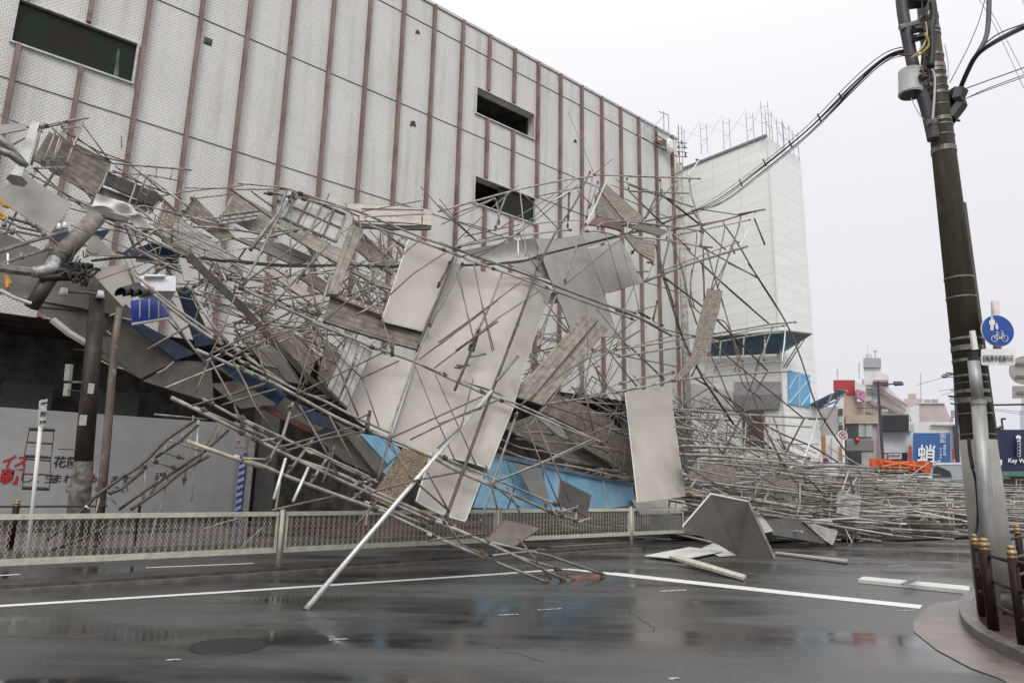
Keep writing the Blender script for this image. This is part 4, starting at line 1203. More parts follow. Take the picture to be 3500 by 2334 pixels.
sh2('dark brown deck corner beside the tall hanging sheet', ((500,310),(635,370),(560,490),(515,420)), mDark, (12.2,12.2,12,12), 'deck_board', 'deck board')
sh2('white sheet lying behind the fence below the tall hanging sheet', ((130,690),(530,680),(570,790),(200,800)), mPanelW, (14.2,14.2,13.2,13.2))
# near strand of the right heap, traced
section('scaffold_section', 'long low ledgers of the right heap reaching from the hanging sheet towards the road', 'scaffolding', None, """
Kq:L 460,12 900,28 1250,50 1600,60
Kq:n 470,65 1000,88
Kt:L 500,340 900,360 1300,410 1500,440
Kt:T 1500,435 1760,430 2016,450
Kt:L 520,275 900,290 1150,310 1500,370
Kt:M 540,640 730,632
Kt:L 545,600 800,655 1060,682 1400,745 1700,800 2050,860
Kt:M 560,650 1000,690
Kt:L 1030,690 1330,738 1700,820 2016,860
Kt:L 1060,750 1450,830 1750,910 2010,972
Kt:M 1100,795 1450,840
Kt:B 545,430 760,560 970,640
Kt:B 970,715 1330,480
Kt:B 1130,90 1280,400 1440,600 1680,720
Kt:B 740,210 830,335
Kt:n 640,375 640,500 570,610 545,640
Kt:S 855,30 780,200 720,345
Kt:P 1550,70 1500,240 1435,420
Kt:S 1130,420 1100,560 1065,680
Kt:n 1150,690 1170,650 1230,632 1500,680 1740,730
Kt:h 1860,560 1740,700 1700,760 1640,900 1560,1020 1490,1000 1440,860 1460,790
Kt:h 1690,760 1740,800 1780,980 1780,1110 1720,1140 1680,1070 1700,960
Kt:P 1750,880 1910,1190
Kt:n 1465,1078 1740,1035 2000,980
Kt:S 1880,470 1870,640 1850,830
Kt:S 1850,850 1820,1020
Kt:P 1800,450 1750,600 1690,730
Kt:D 1800,500 1830,635
Kt:P 1880,480 1780,640 1690,745
Kt:S 1700,1160 1790,1225 1830,1310
Kt:S 1600,1265 1780,1205
Kt:M 1700,440 2016,470
Kt:L 540,530 900,580 1400,640 1900,740
Kt:M 560,390 1000,430 1500,520
Kt:B 930,390 1300,620 1700,730
Kt:R 1430,500 1520,560 1680,740
Kt:n 930,510 1130,525
Kt:n 560,440 900,520
Kt:M 1240,480 1700,560 2016,600
Kt:M 1040,560 1500,640 2016,700
Kt:n 1420,560 1420,720 1400,800
Kt:n 1660,640 1640,880
""", clamps=.8)

# ------------------------------------------------------------------ flattened frames: one frame with its parts, copied
def frame_proto(name, label, cat, group, w_=.9, h_=1.7):
    """a walk-through scaffold frame in its own x (width) / z (height) plane"""
    root = thing(name, label, cat, (0,0,0), group)
    for x_ in (0, w_): b = MB(); b.tube([(x_,0,0),(x_,0,h_)], .031, 6); b.build('upright', mL, root, smooth=True)
    b = MB(); b.tube([(0,0,h_-.03),(w_,0,h_-.03)], .028, 6); b.build('top_bar', mL, root, smooth=True)
    b = MB(); b.tube([(.16,0,.0),(.16,0,h_-.45),(.22,0,h_-.33),(.35,0,h_-.27),(w_,0,h_-.27)], .015, 6); b.build('inner_bar', mS, root, smooth=True)
    b = MB(); b.tube([(0,0,.35),(.16,0,.35)], .012, 5); b.build('rung', mS, root); b = MB(); b.tube([(0,0,.9),(.16,0,.9)], .012, 5); b.build('rung', mS, root)
    b = MB(); b.tube([(w_*.5,0,h_-.27),(w_*.5,0,h_-.03)], .012, 5); b.build('strut', mS, root)
    return root
def copytree(o, parent=None):
    c_ = o.copy(); C.objects.link(c_)
    if parent is not None: c_.parent = parent
    for ch in list(o.children): copytree(ch, c_)
    return c_
fp = frame_proto('scaffold_trestle', 'bare scaffold frame toppled on its side in the flattened heap along the road', 'scaffold frame', 'toppled scaffold frames in the heap along the road')
first = [True]
def put(proto, M, label=None, group=None, fst=first):
    o = proto if fst[0] else copytree(proto); fst[0] = False
    o.matrix_world = M
    if label: o['label'] = label
    if group: o['group'] = group
    return o
def edge(x_): return max(8.8, min(11.2, 11.2-.32*(x_-20)))
def heap_top(x_, y_):           # outline of the heap
    if x_ < 17.2: return 0
    k_ = min(1, (x_-16)/3); e_ = edge(x_)
    if y_ < e_: return 0
    return k_*min(2.5, .75+.45*(y_-e_)**.8)*(1.12 if x_ < 26 else .98)
nfr = 0
x_ = 15.5
while x_ < 58:
    y_ = edge(x_)-.1+rnd.uniform(-.3,.3)
    while y_ < 18:
        ht = heap_top(x_, y_+.8)
        z_ = .05
        lv = 0 if ht > .05 else 9
        while z_ < max(.2, ht-.5) and nfr < 270 and lv < 4:
            # frame height along +Y, frame width upright (Z)
            Rm = Matrix.Rotation(rnd.gauss(0,.08),4,'Z')@Matrix.Rotation(rnd.gauss(.04,.05),4,'X')@Matrix.Rotation(rnd.gauss(.1,.16),4,'Y')
            base_ = Matrix(((0,0+1,0,0),(0,0,1,0),(1,0,0,0),(0,0,0,1)))    # local x -> Z, local z -> Y, local y -> X
            put(fp, Matrix.Translation((x_+rnd.gauss(0,.3), y_, z_+rnd.uniform(0,.12)))@Rm@base_); nfr += 1
            z_ += rnd.uniform(.55,.85); lv += 1
        y_ += rnd.uniform(1.6,2.1)
    x_ += rnd.uniform(1.5,1.9) if x_ < 38 else rnd.uniform(2.6,3.4)
for i in range(17):             # row of frames still upright along the heap's front
    x_ = 20.5+i*1.75+rnd.gauss(0,.25)
    put(fp, Matrix.Translation((x_, edge(x_)+.1+rnd.uniform(0,.5), .04))@Matrix.Rotation(rnd.gauss(.1,.15),4,'Z')@Matrix.Rotation(rnd.gauss(-.1,.1),4,'X')@Matrix.Rotation(rnd.gauss(.3,.12),4,'Y')@Matrix(((0,-1,0,0),(1,0,0,0),(0,0,.85,0),(0,0,0,1))))
for i in range(9):              # dark sheets added flat under the heap to stand in for its shade
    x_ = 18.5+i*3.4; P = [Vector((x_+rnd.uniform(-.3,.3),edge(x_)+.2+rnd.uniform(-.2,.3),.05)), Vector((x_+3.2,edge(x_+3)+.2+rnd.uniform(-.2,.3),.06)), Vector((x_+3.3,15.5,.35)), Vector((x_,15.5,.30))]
    b = MB(); b.slab(P, .02, 8, 8, lambda a, c_, k=i: .12*(s(7*a+k)*s(6*c_))+.1*c_); o = b.build('shade_sheet', mat('shade_sheet_dark', (.035,.033,.03), .6, 0, .4, 3), None, smooth=True)
    tag(o, 'dark sheet added under the toppled frames to deepen the shade of the heap', 'shade_sheet', 'dark shade sheets added under the flattened heap')
bp_ = [tag(None or meshobj('loose_tube', *(lambda b: (b.v, b.f))(MB().tube([(-L_/2,0,0),(0,.0,L_*.006),(L_/2,0,0)], r_, 6)), m_, None), 'bare scaffold tube lying loose in the flattened heap along the road', 'tube', 'loose tubes in the heap along the road') for L_, r_, m_ in ((5.5,.032,mL),(4,.028,mP),(3.2,.022,mB),(6,.034,mL),(2,.025,mL))]
usedp = set()
for i in range(290):
    if rnd.random() < .7: x_ = 18+rnd.random()**1.3*34
    else: x_ = rnd.uniform(18,28)
    e_ = edge(x_)-.1; y_ = e_+rnd.random()**1.3*8.5; ht = heap_top(x_, y_)
    if ht <= 0.05: continue
    z_ = rnd.uniform(.25,1.08)*ht+.05; k = rnd.randrange(5)
    if x_ < 22: x_ = 22-(22-x_)*.5
    a_ = rnd.choice([math.pi/2+rnd.gauss(0,.12), math.pi/2+rnd.uniform(-.8,.8), math.pi/2+rnd.gauss(0,.2), rnd.gauss(0,.1), math.pi/2+rnd.gauss(0,.08)])
    o = bp_[k] if k not in usedp else bp_[k].copy()
    if k in usedp: C.objects.link(o)
    usedp.add(k); o.matrix_world = Matrix.Translation((x_,y_,max(.06,z_)))@Matrix.Rotation(a_,4,'Z')@Matrix.Rotation(rnd.gauss(0,.05) if rnd.random() < .86 else rnd.gauss(0,.35),4,'Y')
    zl = min((o.matrix_world@Vector(v_)).z for v_ in o.bound_box)
    if zl < .03: o.matrix_world = Matrix.Translation((0,0,.03-zl))@o.matrix_world
for i in range(64):             # deck boards caught in the heap
    x_ = 17.6+(i%32)*1.05; y_ = edge(x_)+rnd.uniform(.3,5.5); z_ = heap_top(x_,y_)*rnd.uniform(.1,.75); a_ = rnd.gauss(1.57,.15); L_ = 1.8
    t_ = rnd.uniform(1.,1.9); d1 = Vector((math.cos(a_),math.sin(a_),rnd.gauss(0,.06)))*L_; d2 = Vector((math.cos(a_+1.57)*math.cos(t_)*.5,math.sin(a_+1.57)*math.cos(t_)*.5,math.sin(t_)*.5))
    p_ = Vector((x_,y_,max(.05,z_))); o = MB(); o.slab([p_,p_+d1,p_+d1+d2,p_+d2], .04); o = o.build('deck_board', rnd.choice([mDeck,mDeckL,mDeckG,mPanelD]), None)
    tag(o, 'soiled deck board caught among the tubes of the flattened heap', 'deck board', 'deck boards caught in the flattened heap')
# frames hanging at all angles in the rear of the tangle
fp2 = frame_proto('scaffold_trestle', 'scaffold frame twisted and hanging in the rear of the tangle before the facade', 'scaffold frame', 'scaffold frames hanging in the rear of the tangle')
f2 = [True]
REGN = [((600,640),(900,1000)), ((330,470),(620,800)), ((1180,700),(1480,1080)), ((700,480),(1000,780)), ((1380,900),(1700,1080)), ((1560,980),(1900,1120))]
for i in range(96):
    (u0,v0),(u1,v1) = REGN[i%6]; u_ = rnd.uniform(u0,u1); v_ = v0+(u_-u0)*.5*(v1-v0)/(u1-u0)+rnd.uniform(0,.5)*(v1-v0)
    p_ = on('V','k',u_,v_,rnd.uniform(-.8,1.)); 
    if p_.z < .4: p_.z = .4
    base_ = Matrix(((0,1,0,0),(0,0,1,0),(1,0,0,0),(0,0,0,1)))
    M_ = Matrix.Translation(p_)@Matrix.Rotation(rnd.gauss(0,.5),4,'Z')@Matrix.Rotation(rnd.gauss(.35,.35),4,'X')@Matrix.Rotation(rnd.gauss(0,.6),4,'Y')@base_
    put(fp2, M_, fst=f2)
rb = [tag(meshobj('cross_brace', *(lambda b: (b.v, b.f))(MB().tube([(-L_/2,0,0),(.1,.0,L_*.012),(L_/2,0,0)], r_, 5)), m_, None), 'thin scaffold brace tangled before the tiled facade', 'brace', 'loose braces in the rear of the tangle') for L_, r_, m_ in ((2.6,.011,mB),(3.4,.011,mD),(2.2,.013,mL),(4.2,.018,mL))]
usedp = set()
for i in range(115):
    (u0,v0),(u1,v1) = REGN[i%6]; u_ = rnd.uniform(u0,u1); v_ = v0+(u_-u0)*.5*(v1-v0)/(u1-u0)+rnd.uniform(0,.5)*(v1-v0)
    p_ = on('V',rnd.choice('km'),u_,v_,rnd.uniform(.4,1.2)); p_.z = max(p_.z,1.0)
    k = rnd.choice((0,0,1,1,2,3)); o = rb[k] if k not in usedp else rb[k].copy()
    if k in usedp: C.objects.link(o)
    usedp.add(k)
    sl_ = rnd.choice((-.45,-.55,.5,.7,-.2,1.0))+rnd.gauss(0,.15)
    d_ = (Vector((1,rnd.gauss(0,.3),0)).normalized()+Vector((0,0,sl_))).normalized()
    o.matrix_world = Matrix.Translation(p_)@d_.to_track_quat('X','Z').to_matrix().to_4x4()

# ------------------------------------------------------------------ median fence
mFen = mat('fence_cream', (.53,.53,.43), .45, 0, .12, 6, dirt=((.22,.20,.15), 4, .64))
YF = 12.32; ZTp = atY('V',640,1176,YF).z; ZBt = atY('V',640,1262,YF).z
XP = [atY('V',643,1250,YF).x, atY('V',1142,1200,YF).x, atY('V',1449,1200,YF).x]
print('POSTS', XP, ZTp, ZBt)
dP = XP[0]-(XP[1]-XP[0]) if XP[1]-XP[0] > 4 else XP[0]-5
posts = [dP-5, dP]+XP
for i, x_ in enumerate(posts):
    lab = ['cream post of the median fence out at the far left','cream post of the median fence at the left frame edge','cream fence post at left centre of the median','cream fence post behind the fallen tube ends','cream fence post at the right end of the median, below the hanging sheet'][i]
    po = thing('fence_post', lab, 'post', (x_,YF,.1), 'cream posts of the median fence')
    b = MB(); b.tube([(x_,YF,.1),(x_,YF,ZTp+.03)], .042, 10); b.build('tube', mFen, po, smooth=True)
    b = MB(); b.tube([(x_,YF,ZTp+.03),(x_,YF,ZTp+.055)], .045, 10); b.build('cap', mFen, po)
endx = atY('V',1572,1180,YF).x
spans = [(posts[i],posts[i+1]) for i in range(4)]+[(posts[4],endx)]
for i, (a_, c_) in enumerate(spans):
    a_ += .07; c_ -= .07
    lab = ['cream diamond mesh fence panel beyond the left frame edge','cream diamond mesh fence panel in front of the hoarding','cream diamond mesh fence panel behind the long pale pole','cream diamond mesh fence panel before the light blue awning sheets','short cream fence panel running to the folded sheet'][i]
    fp_ = thing('mesh_fence', lab, 'fence', ((a_+c_)/2,YF,ZBt), 'cream mesh panels of the median fence')
    b = MB(); b.box((a_,YF-.025,ZTp-.06),(c_,YF+.025,ZTp+.015)); b.build('top_rail', mFen, fp_)
    b = MB(); b.box((a_,YF-.02,ZBt-.045),(c_,YF+.02,ZBt+.045)); b.build('bottom_rail', mFen, fp_)
    for x_ in (a_+.02,c_-.02): b = MB(); b.box((x_-.018,YF-.018,ZBt+.046),(x_+.018,YF+.018,ZTp-.061)); b.build('stile', mFen, fp_)
    b = MB(); p_ = .105; n_ = int((c_-a_-.08)/p_); z0_, z1_ = ZBt+.04, ZTp-.06; rows = 6; hh = (z1_-z0_)/rows
    for k in range(n_):
        xx = a_+.05+k*p_
        for sg in (1,-1):
            pts = [(xx+p_/2+sg*((j%2)*p_/2-p_/4), YF+sg*.002, z0_+j*hh) for j in range(rows+1)]
            b.tube(pts, .0042, 4, False)
    o = b.build('mesh', mFen, fp_)
# ------------------------------------------------------------------ far pavement: bollards, rails, poles, signs at left
mBrown = mat('bollard_brown', (.020,.009,.007), .45, 0, .2, 6, spec=.2); mGold = mat('gold_cap', (.36,.26,.13), .4, .5, .2, 20)
def bollard(p, h, r, label):
    t_ = thing('bollard', label, 'bollard', tuple(p), 'brown bollards with gold caps')
    b = MB(); b.tube([p, p+Vector((0,0,h*.86))], r, 14); b.build('shaft', mBrown, t_, smooth=True)
    b = MB(); b.tube([p+Vector((0,0,h*.86)), p+Vector((0,0,h*.90))], r*.92, 14); b.tube([p+Vector((0,0,h*.90)), p+Vector((0,0,h*.945))], r*1.02, 14); 
    b.v = b.v; prof = [(.945,.95),(.96,.6),(.965,.85),(.985,.8),(1.0,.45),(1.005,.05)]
    vs = []; fs = []; n_ = 14
    for zf, rf in prof: vs += [p+Vector((math.cos(2*math.pi*k/n_)*r*rf, math.sin(2*math.pi*k/n_)*r*rf, h*zf)) for k in range(n_)]
    for i in range(len(prof)-1): fs += [(i*n_+k,i*n_+(k+1)%n_,(i+1)*n_+(k+1)%n_,(i+1)*n_+k) for k in range(n_)]
    b.add(vs, fs); b.build('cap', mGold, t_, smooth=True); return t_
bp0 = atY('D',65,1340,17.6); bp0.z = .13
bollard(bp0, atY('D',90,912,17.6).z-.13, .06, 'brown gold-capped bollard behind the fence at the far left')
t_ = thing('pavement_railing', 'dark horizontal railing of the far pavement behind the fence at left', 'railing', (bp0.x,17.6,.13))
for yy_ in (965,1048): a_ = atY('D',-80,yy_,17.6); c_ = atY('D',820,yy_,17.6); c_.z = a_.z; b = MB(); b.tube([a_,c_], .022, 8); b.build('rail', mDark, t_)
for x_ in (785,1060): a_ = atY('D',x_,1050,17.6); b = MB(); b.tube([Vector((a_.x,17.6,.13)), Vector((a_.x,17.6,.95))], .03, 8); b.build('stanchion', mBrown, t_)
mPoleB = mat('concrete_pole_brown', (.065,.05,.04), .5, 0, .25, 4, dirt=((.11,.095,.08), 2.2, .6), stretch=(1,1,.3))
# broken standing utility pole
up = thing('utility_pole', 'broken concrete utility pole standing on the far pavement in front of the hoarding', 'utility pole', tuple(atY('C',700,1500,19.5)*1))
a_ = atY('D',618,1010,19.5); a_.z = .13; c_ = atY('C',752,215,19.5); c_ = Vector((a_.x+(c_.x-a_.x),19.5,c_.z))
k1 = atY('D',640,620,19.5)
b = MB(); b.tube([a_, a_.lerp(c_,.12)+Vector((-.02,0,0)), k1], .26, 14, True, .215); b.build('broken_base', mat('concrete_chipped', (.17,.16,.14), .8, 0, .4, 5, dirt=((.09,.06,.05), 3, .5), bump=.5), up, smooth=True)
b = MB(); b.tube([k1, k1.lerp(c_,.5), c_], .205, 14, True, .175); b.build('shaft', mPoleB, up, smooth=True)
l_, r_ = atY('C',490,215,19.3), atY('C',770,235,19.3)
b = MB(); b.tube([l_,r_], .035, 6); b.build('crossarm', mS, up)
for q in (l_, r_):
    b = MB(); b.tube([q+Vector((0,0,-.10)),q+Vector((0,0,-.03)),q+Vector((0,0,.08))], .11, 8, True, .07); b.build('insulator', mWhite, up, smooth=True)
for (x0_,y0_,x1_,y1_) in ((678,918,712,1000),(612,1158,655,1242)):
    a1 = atY('C',x0_,y0_,19.18); a2 = atY('C',x1_,y1_,19.18); b = MB(); b.box((a1.x,19.14,a2.z),(a2.x,19.17,a1.z)); b.build('notice_plate', mat('plate_white', (.55,.53,.5), .5, 0, .15, 30), up)
for z_ in (2.2,3.6,4.6): b = MB(); b.tube([(c_.x-.35,19.4,z_),(c_.x+.35,19.4,z_)], .012, 5); b.build('step_bolt', mD, up)
t_ = thing('meter_box', 'pale upright cabinet tube bracketed to the left of the broken utility pole', 'cabinet', tuple(atY('C',515,950,19.5)))
for q in (((532,775),(520,900),.11),((520,920),(510,1015),.10)): b = MB(); b.tube([atY('C',*q[0],19.5), atY('C',*q[1],19.5)], q[2]*.8, 8); b.build('housing', mat('pale_green_paint', (.40,.42,.36), .5), t_)
b = MB(); b.tube([atY('C',530,908,19.5), atY('C',650,912,19.5)], .03, 6); b.build('bracket', mS, t_)
a_ = atY('D',790,900,18.8); a_.z = .13; tp = atY('C',915,340,18.8)
t_ = thing('steel_post', 'thin brown steel post right of the broken utility pole', 'post', tuple(a_))
b = MB(); b.tube([a_, atY('D',815,500,18.8), atY('C',880,600,18.8), tp], .11, 10, True, .075); b.build('shaft', mat('post_brown', (.17,.13,.105), .5, 0, .2, 4, dirt=((.3,.28,.26), 4, .58), stretch=(1,1,.3)), t_, smooth=True)
# fallen pole, silver wrapped joint and its fittings
t_ = thing('fallen_pole', 'snapped utility pole lying slantwise at upper left with crossarms and insulators', 'utility pole', tuple(on('B','l',520,1080)))
A1, A2, A3, A4, A5 = on('B','l',740,880,-.4), on('B','l',600,1030,-.4), on('B','l',430,1210,-.5), on('B','l',390,1330,-.5), on('B','l',240,1568,-.3)
b = MB(); b.tube([A1,A2,A3], .21, 12); b.build('shaft', mat('pole_concrete', (.24,.215,.185), .7, 0, .25, 4), t_, smooth=True)
b = MB(); b.tube([A4,A4.lerp(A5,.5),A5], .17, 10, True, .15); b.build('lower_shaft', mDark, t_, smooth=True)
b = MB(); b.tube(smoothpts([A3.lerp(A2,.3),A3,on('B','l',385,1275,-.6),on('B','l',300,1300,-.6),on('B','l',240,1296,-.6)],3), .20, 12, True, .12); b.build('wrapped_joint', mat('silver_wrap', (.42,.42,.42), .4, .4, .3, 6, bump=.8), t_, smooth=True)
for q, r_, m_ in ((((0,1265),(150,1290),(330,1305)),.13,mS),(((-40,1155),(200,1075),(520,985)),.06,mS),(((-20,1250),(150,1190),(400,1115)),.045,mS),(((-10,880),(160,960),(340,1000)),.035,mS),(((60,880),(260,940),(470,1110)),.05,mB),(((-20,1010),(110,990),(220,1080)),.03,mS),(((60,1160),(60,1240)),.03,mP),(((0,1440),(120,1500),(240,1540)),.05,mPanelW)):
    b = MB(); b.tube([on('B','l',x,y,-.55) for x, y in q], r_*.8, 7); b.build('crossarm', m_, t_)
for x, y in ((450,950),(495,940),(360,1110),(95,985),(200,905),(260,935),(335,1000),(35,930),(165,1175)):
    p_ = on('B','l',x,y,-.7); b = MB(); b.tube([p_+Vector((0,0,-.08)),p_+Vector((0,0,-.01)),p_+Vector((0,0,.07))], .05, 8, True, .035); b.build('insulator', mWhite if x > 430 else mS, t_, smooth=True)
for k in range(26):
    x, y = 520+rnd.uniform(-60,160), 1170+rnd.uniform(-60,170); a_ = on('B','l',x,y,-.7); c_ = on('B','l',x+rnd.uniform(-90,110),y+rnd.uniform(-50,60),-.7); m1 = (a_+c_)/2+Vector((0,0,rnd.uniform(-.35,.1)))
    b = MB(); b.tube(smoothpts([a_,m1,c_],4), rnd.choice((.012,.02,.035)), 6); b.build('cable_end', mBlack, t_, smooth=True)
for k, (x, y) in enumerate(((560,1320),(500,1290),(430,1340),(600,1250))):
    p_ = on('B','l',x,y,-.6); b = MB(); b.tube([p_-Vector((.3,0,.1)),p_,p_+Vector((.3,0,.05))], .11, 8, True, .07); b.build('splice_sleeve', mBlack, t_, smooth=True)
for q in (((0,740),(30,790),(70,800)),((0,850),(40,880),(20,900)),((40,1330),(75,1390),(60,1420),(50,1360))):
    b = MB(); b.tube([on('B','l',x,y,-.9) for x, y in q], .045, 6); b.build('yellow_cover', mat('cover_yellow', (.55,.28,.02), .5), t_)
t_ = thing('fallen_lamp', 'silver lamp housing caught at the top left corner', 'lamp', tuple(on('B','l',60,330,-1)))
b = MB(); b.tube([on('B','l',-60,250,-1),on('B','l',60,330,-1),on('B','l',190,470,-1)], .13, 8, True, .06); b.build('housing', mS, t_, smooth=True)
b = MB(); b.tube([on('B','l',-60,350,-1.1),on('B','l',80,400,-1.1),on('B','l',200,490,-1.1)], .09, 7); b.build('arm', mS, t_, smooth=True)
b = MB(); b.slab([on('B','l',-40,180,-.8),on('B','l',190,165,-.8),on('B','l',200,210,-.8),on('B','l',0,250,-.8)], .05); b.build('bracket_plate', mPanelD, t_)
b = MB(); b.tube([on('B','l',160,520,-1),on('B','l',130,600,-1)], .16, 6, True, .22); b.build('crushed_cover', mat('crushed_grey', (.45,.46,.45), .5), t_)
# traffic light and blue direction sign
t_ = thing('traffic_light', 'silver vehicle signal with three black hoods hanging among tubes at left', 'traffic light', tuple(on('C','m',1150,190,.8)))
q = [on('C','m',x,y,.6) for x, y in ((1050,125),(1330,125),(1330,240),(1080,240))]
b = MB(); b.slab(q, .28); b.build('housing', mat('signal_silver', (.62,.63,.66), .4, .1, .08), t_)
b = MB(); q = [on('C','m',x,y,.5) for x, y in ((1095,115),(1255,118),(1255,128),(1095,130))]; b.slab(q, .3); b.build('top_cover', mP, t_)
for x, y in ((945,185),(1005,190),(1068,195)):
    p_ = on('C','m',x,y,.55); dd = Vector((-.35,-.3,-.22)); vs = []; fs = []; n_ = 12
    for i in range(4):
        for k in range(n_):
            an = math.pi*(-.15+1.3*k/(n_-1)); rr_ = .15; vs.append(p_+Vector((.28,.1,.04))+dd*(i/3)*1.0+Vector((math.cos(an)*rr_*.7, -math.cos(an)*rr_*.7, math.sin(an)*rr_))*(1-.05*i))
    for i in range(3): fs += [(i*n_+k,i*n_+k+1,(i+1)*n_+k+1,(i+1)*n_+k) for k in range(n_-1)]
    vo = meshobj('hood', vs, fs, mBlack, t_); md = vo.modifiers.new('s','SOLIDIFY'); md.thickness = .015
    b = MB(); b.tube([p_+Vector((.26,.1,.04)), p_+Vector((.24,.08,.03))], .13, 14); b.build('lens', mDark, t_)
t_ = thing('direction_sign', 'blue road direction sign with white lane lines hanging below the traffic light', 'road sign', tuple(on('C','m',1150,350,1.2)))
q = [on('C','m',x,y,1.2) for x, y in ((1000,290),(1295,240),(1290,422),(1010,467))]; b = MB(); b.slab(q, .03); b.build('plate', mat('sign_blue', (.015,.04,.26), .35, 0, .1), t_)
for x in (1070,1142,1214):
    b = MB(); b.slab([on('C','m',x-6,272,1.18),on('C','m',x+6,270,1.18),on('C','m',x+5,410,1.18),on('C','m',x-5,430,1.18)], .01); b.build('lane_line', mPanelD, t_)
b = MB(); b.tube([q[3],q[2]], .03, 5); b.build('edge_rim', mPanelW, t_)
# parking sign stack on white pole, and the rusty rack
PY_ = 15.6
t_ = thing('parking_sign', 'white post with three stacked no-parking plates behind the left fence', 'road sign', tuple(atY('D',235,1160,PY_)))
a_ = atY('D',230,1250,PY_); a_.z = 0.; tp = atY('D',330,150,PY_+.06); a_.x = a_.x
b = MB(); b.tube([a_, tp], .035, 10); b.build('pole', mWhite, t_, smooth=True)
for (x0,y0,x1,y1,x2,y2,x3,y3,s_) in ((300,155,365,140,360,195,295,208,'調査中'),(295,212,358,200,352,288,290,298,'駐'),(290,302,350,292,345,345,285,350,'区間')):
    q = [atY('D',x,y,PY_-.06) for x, y in ((x3,y3),(x2,y2),(x1,y1),(x0,y0))]; b = MB(); b.slab(q, .01); po = b.build('plate', mat('sign_plate_white', (.52,.52,.5), .5, 0, .1, 20), t_)
    e1 = (q[1]-q[0]).normalized(); e2 = (q[3]-q[0]).normalized(); text(s_, mBlk, po, q[0]+e1*.03+e2*.05+Vector((0,-.012,0)), e1, e2, (q[1]-q[0]).length/len(s_)*.85 if len(s_) > 1 else (q[1]-q[0]).length*.8, bold=.002)
t_ = thing('hanging_rack', 'rusty ladder-like rack with faint wires hanging before the hoarding lettering', 'rack', tuple(atY('D',300,600,22.5)))
for (x0,y0,x1,y1,m_,r_) in ((222,372,420,380,mD,.05),(208,472,405,485,mR,.03),(190,578,395,590,mD,.04),(185,600,390,615,mR,.025),(180,715,385,722,mR,.025),(168,822,378,830,mD,.05)):
    b = MB(); b.tube([atY('D',x0,y0,22.5), atY('D',x1,y1,22.5)], r_, 6); b.build('bar', m_, t_)
for (x0,y0,x1,y1) in ((225,375,185,578),(415,380,392,588),(192,600,172,822),(390,600,378,826)): b = MB(); b.tube([atY('D',x0,y0,22.5), atY('D',x1,y1,22.5)], .012, 5); b.build('side_wire', mD, t_)
# far corner utility pole at the building's end
t_ = thing('utility_pole', 'slim grey concrete utility pole standing at the far corner of the tiled building', 'utility pole', (34.2,22.5,0))
X_ = atY('J',430,600,22.5).x; b = MB(); b.tube([(X_,22.5,0),(X_-.02,22.5,atY('I',400,480,22.5).z)], .23, 12, True, .19); b.build('shaft', mat('pole_grey_mottled', (.42,.41,.37), .7, 0, .3, 5, dirt=((.2,.18,.15), 3, .58)), t_, smooth=True)
zt_ = atY('I',400,440,22.5).z
for dz in (0,.5,1.0,1.5): b = MB(); b.tube([(X_-.35,22.4,zt_+dz*.6),(X_+.4,22.2,zt_+.12+dz*.6)], .03, 5); b.build('crossarm', mS, t_)
for dx, dz in ((-.3,.1),(.35,.2),(-.3,.5),(.3,.7),(0,.9)): b = MB(); b.tube([(X_+dx,22.3,zt_+dz),(X_+dx,22.3,zt_+dz+.2)], .07, 7, True, .04); b.build('insulator', mD, t_)
b = MB(); b.tube([(X_+.0,22.5,zt_-.5),(X_,22.5,zt_+2.2)], .03, 6); b.tube([(X_+.2,22.4,zt_-.5),(X_+.2,22.4,zt_+2.2)], .02, 6); b.build('mast', mS, t_)

# ------------------------------------------------------------------ white tower beyond, with roof scaffolding and awning
mTow = bpy.data.materials.new('tower_cladding'); mTow.use_nodes = True; n = mTow.node_tree; b = n.nodes['Principled BSDF']; b.inputs['Roughness'].default_value = .5
tcn = n.nodes.new('ShaderNodeTexCoord'); sx = n.nodes.new('ShaderNodeSeparateXYZ'); n.links.new(tcn.outputs['Object'], sx.inputs[0])
ad = n.nodes.new('ShaderNodeMath'); ad.operation = 'ADD'; n.links.new(sx.outputs['X'], ad.inputs[0]); n.links.new(sx.outputs['Y'], ad.inputs[1])
cx = n.nodes.new('ShaderNodeCombineXYZ'); n.links.new(ad.outputs[0], cx.inputs[0]); n.links.new(sx.outputs['Z'], cx.inputs[1])
br = n.nodes.new('ShaderNodeTexBrick'); n.links.new(cx.outputs[0], br.inputs['Vector']); br.offset = 0
br.inputs['Scale'].default_value = 1; br.inputs['Brick Width'].default_value = 1.9; br.inputs['Row Height'].default_value = .66; br.inputs['Mortar Size'].default_value = .012
br.inputs['Color1'].default_value = (.86,.875,.83,1); br.inputs['Color2'].default_value = (.82,.835,.80,1); br.inputs['Mortar'].default_value = (.56,.56,.55,1)
n.links.new(br.outputs['Color'], b.inputs['Base Color'])
cr_ = atX('V',1760,315,36); YC = cr_.y; ZC = cr_.z; XR = atY('V',1848,500,YC).x
print('TOWER', YC, ZC, XR)
tw = thing('white_tower', 'tall white panel-clad stair tower at the far end of the tiled building', 'building', (36,YC,0))
b = MB(); b.box((36,YC,3.),(XR,YC+12,ZC)); b.build('wall', mTow, tw)
b = MB(); b.box((35.97,YC-.03,0),(XR+.02,YC+12,2.99)); b.build('base_wall', mat('tower_base', (.36,.36,.37), .6, 0, .1, 1), tw)
b = MB(); b.box((35.9,YC-.0,ZC+.01),(36.15,YC+12,ZC+.16)); b.build('roof_edge', mat('edge_dark', (.28,.28,.28)), tw)
b = MB(); b.box((35.93,YC-.07,3.),(36.06,YC-.005,ZC-.05)); b.build('corner_trim', mWhite, tw)
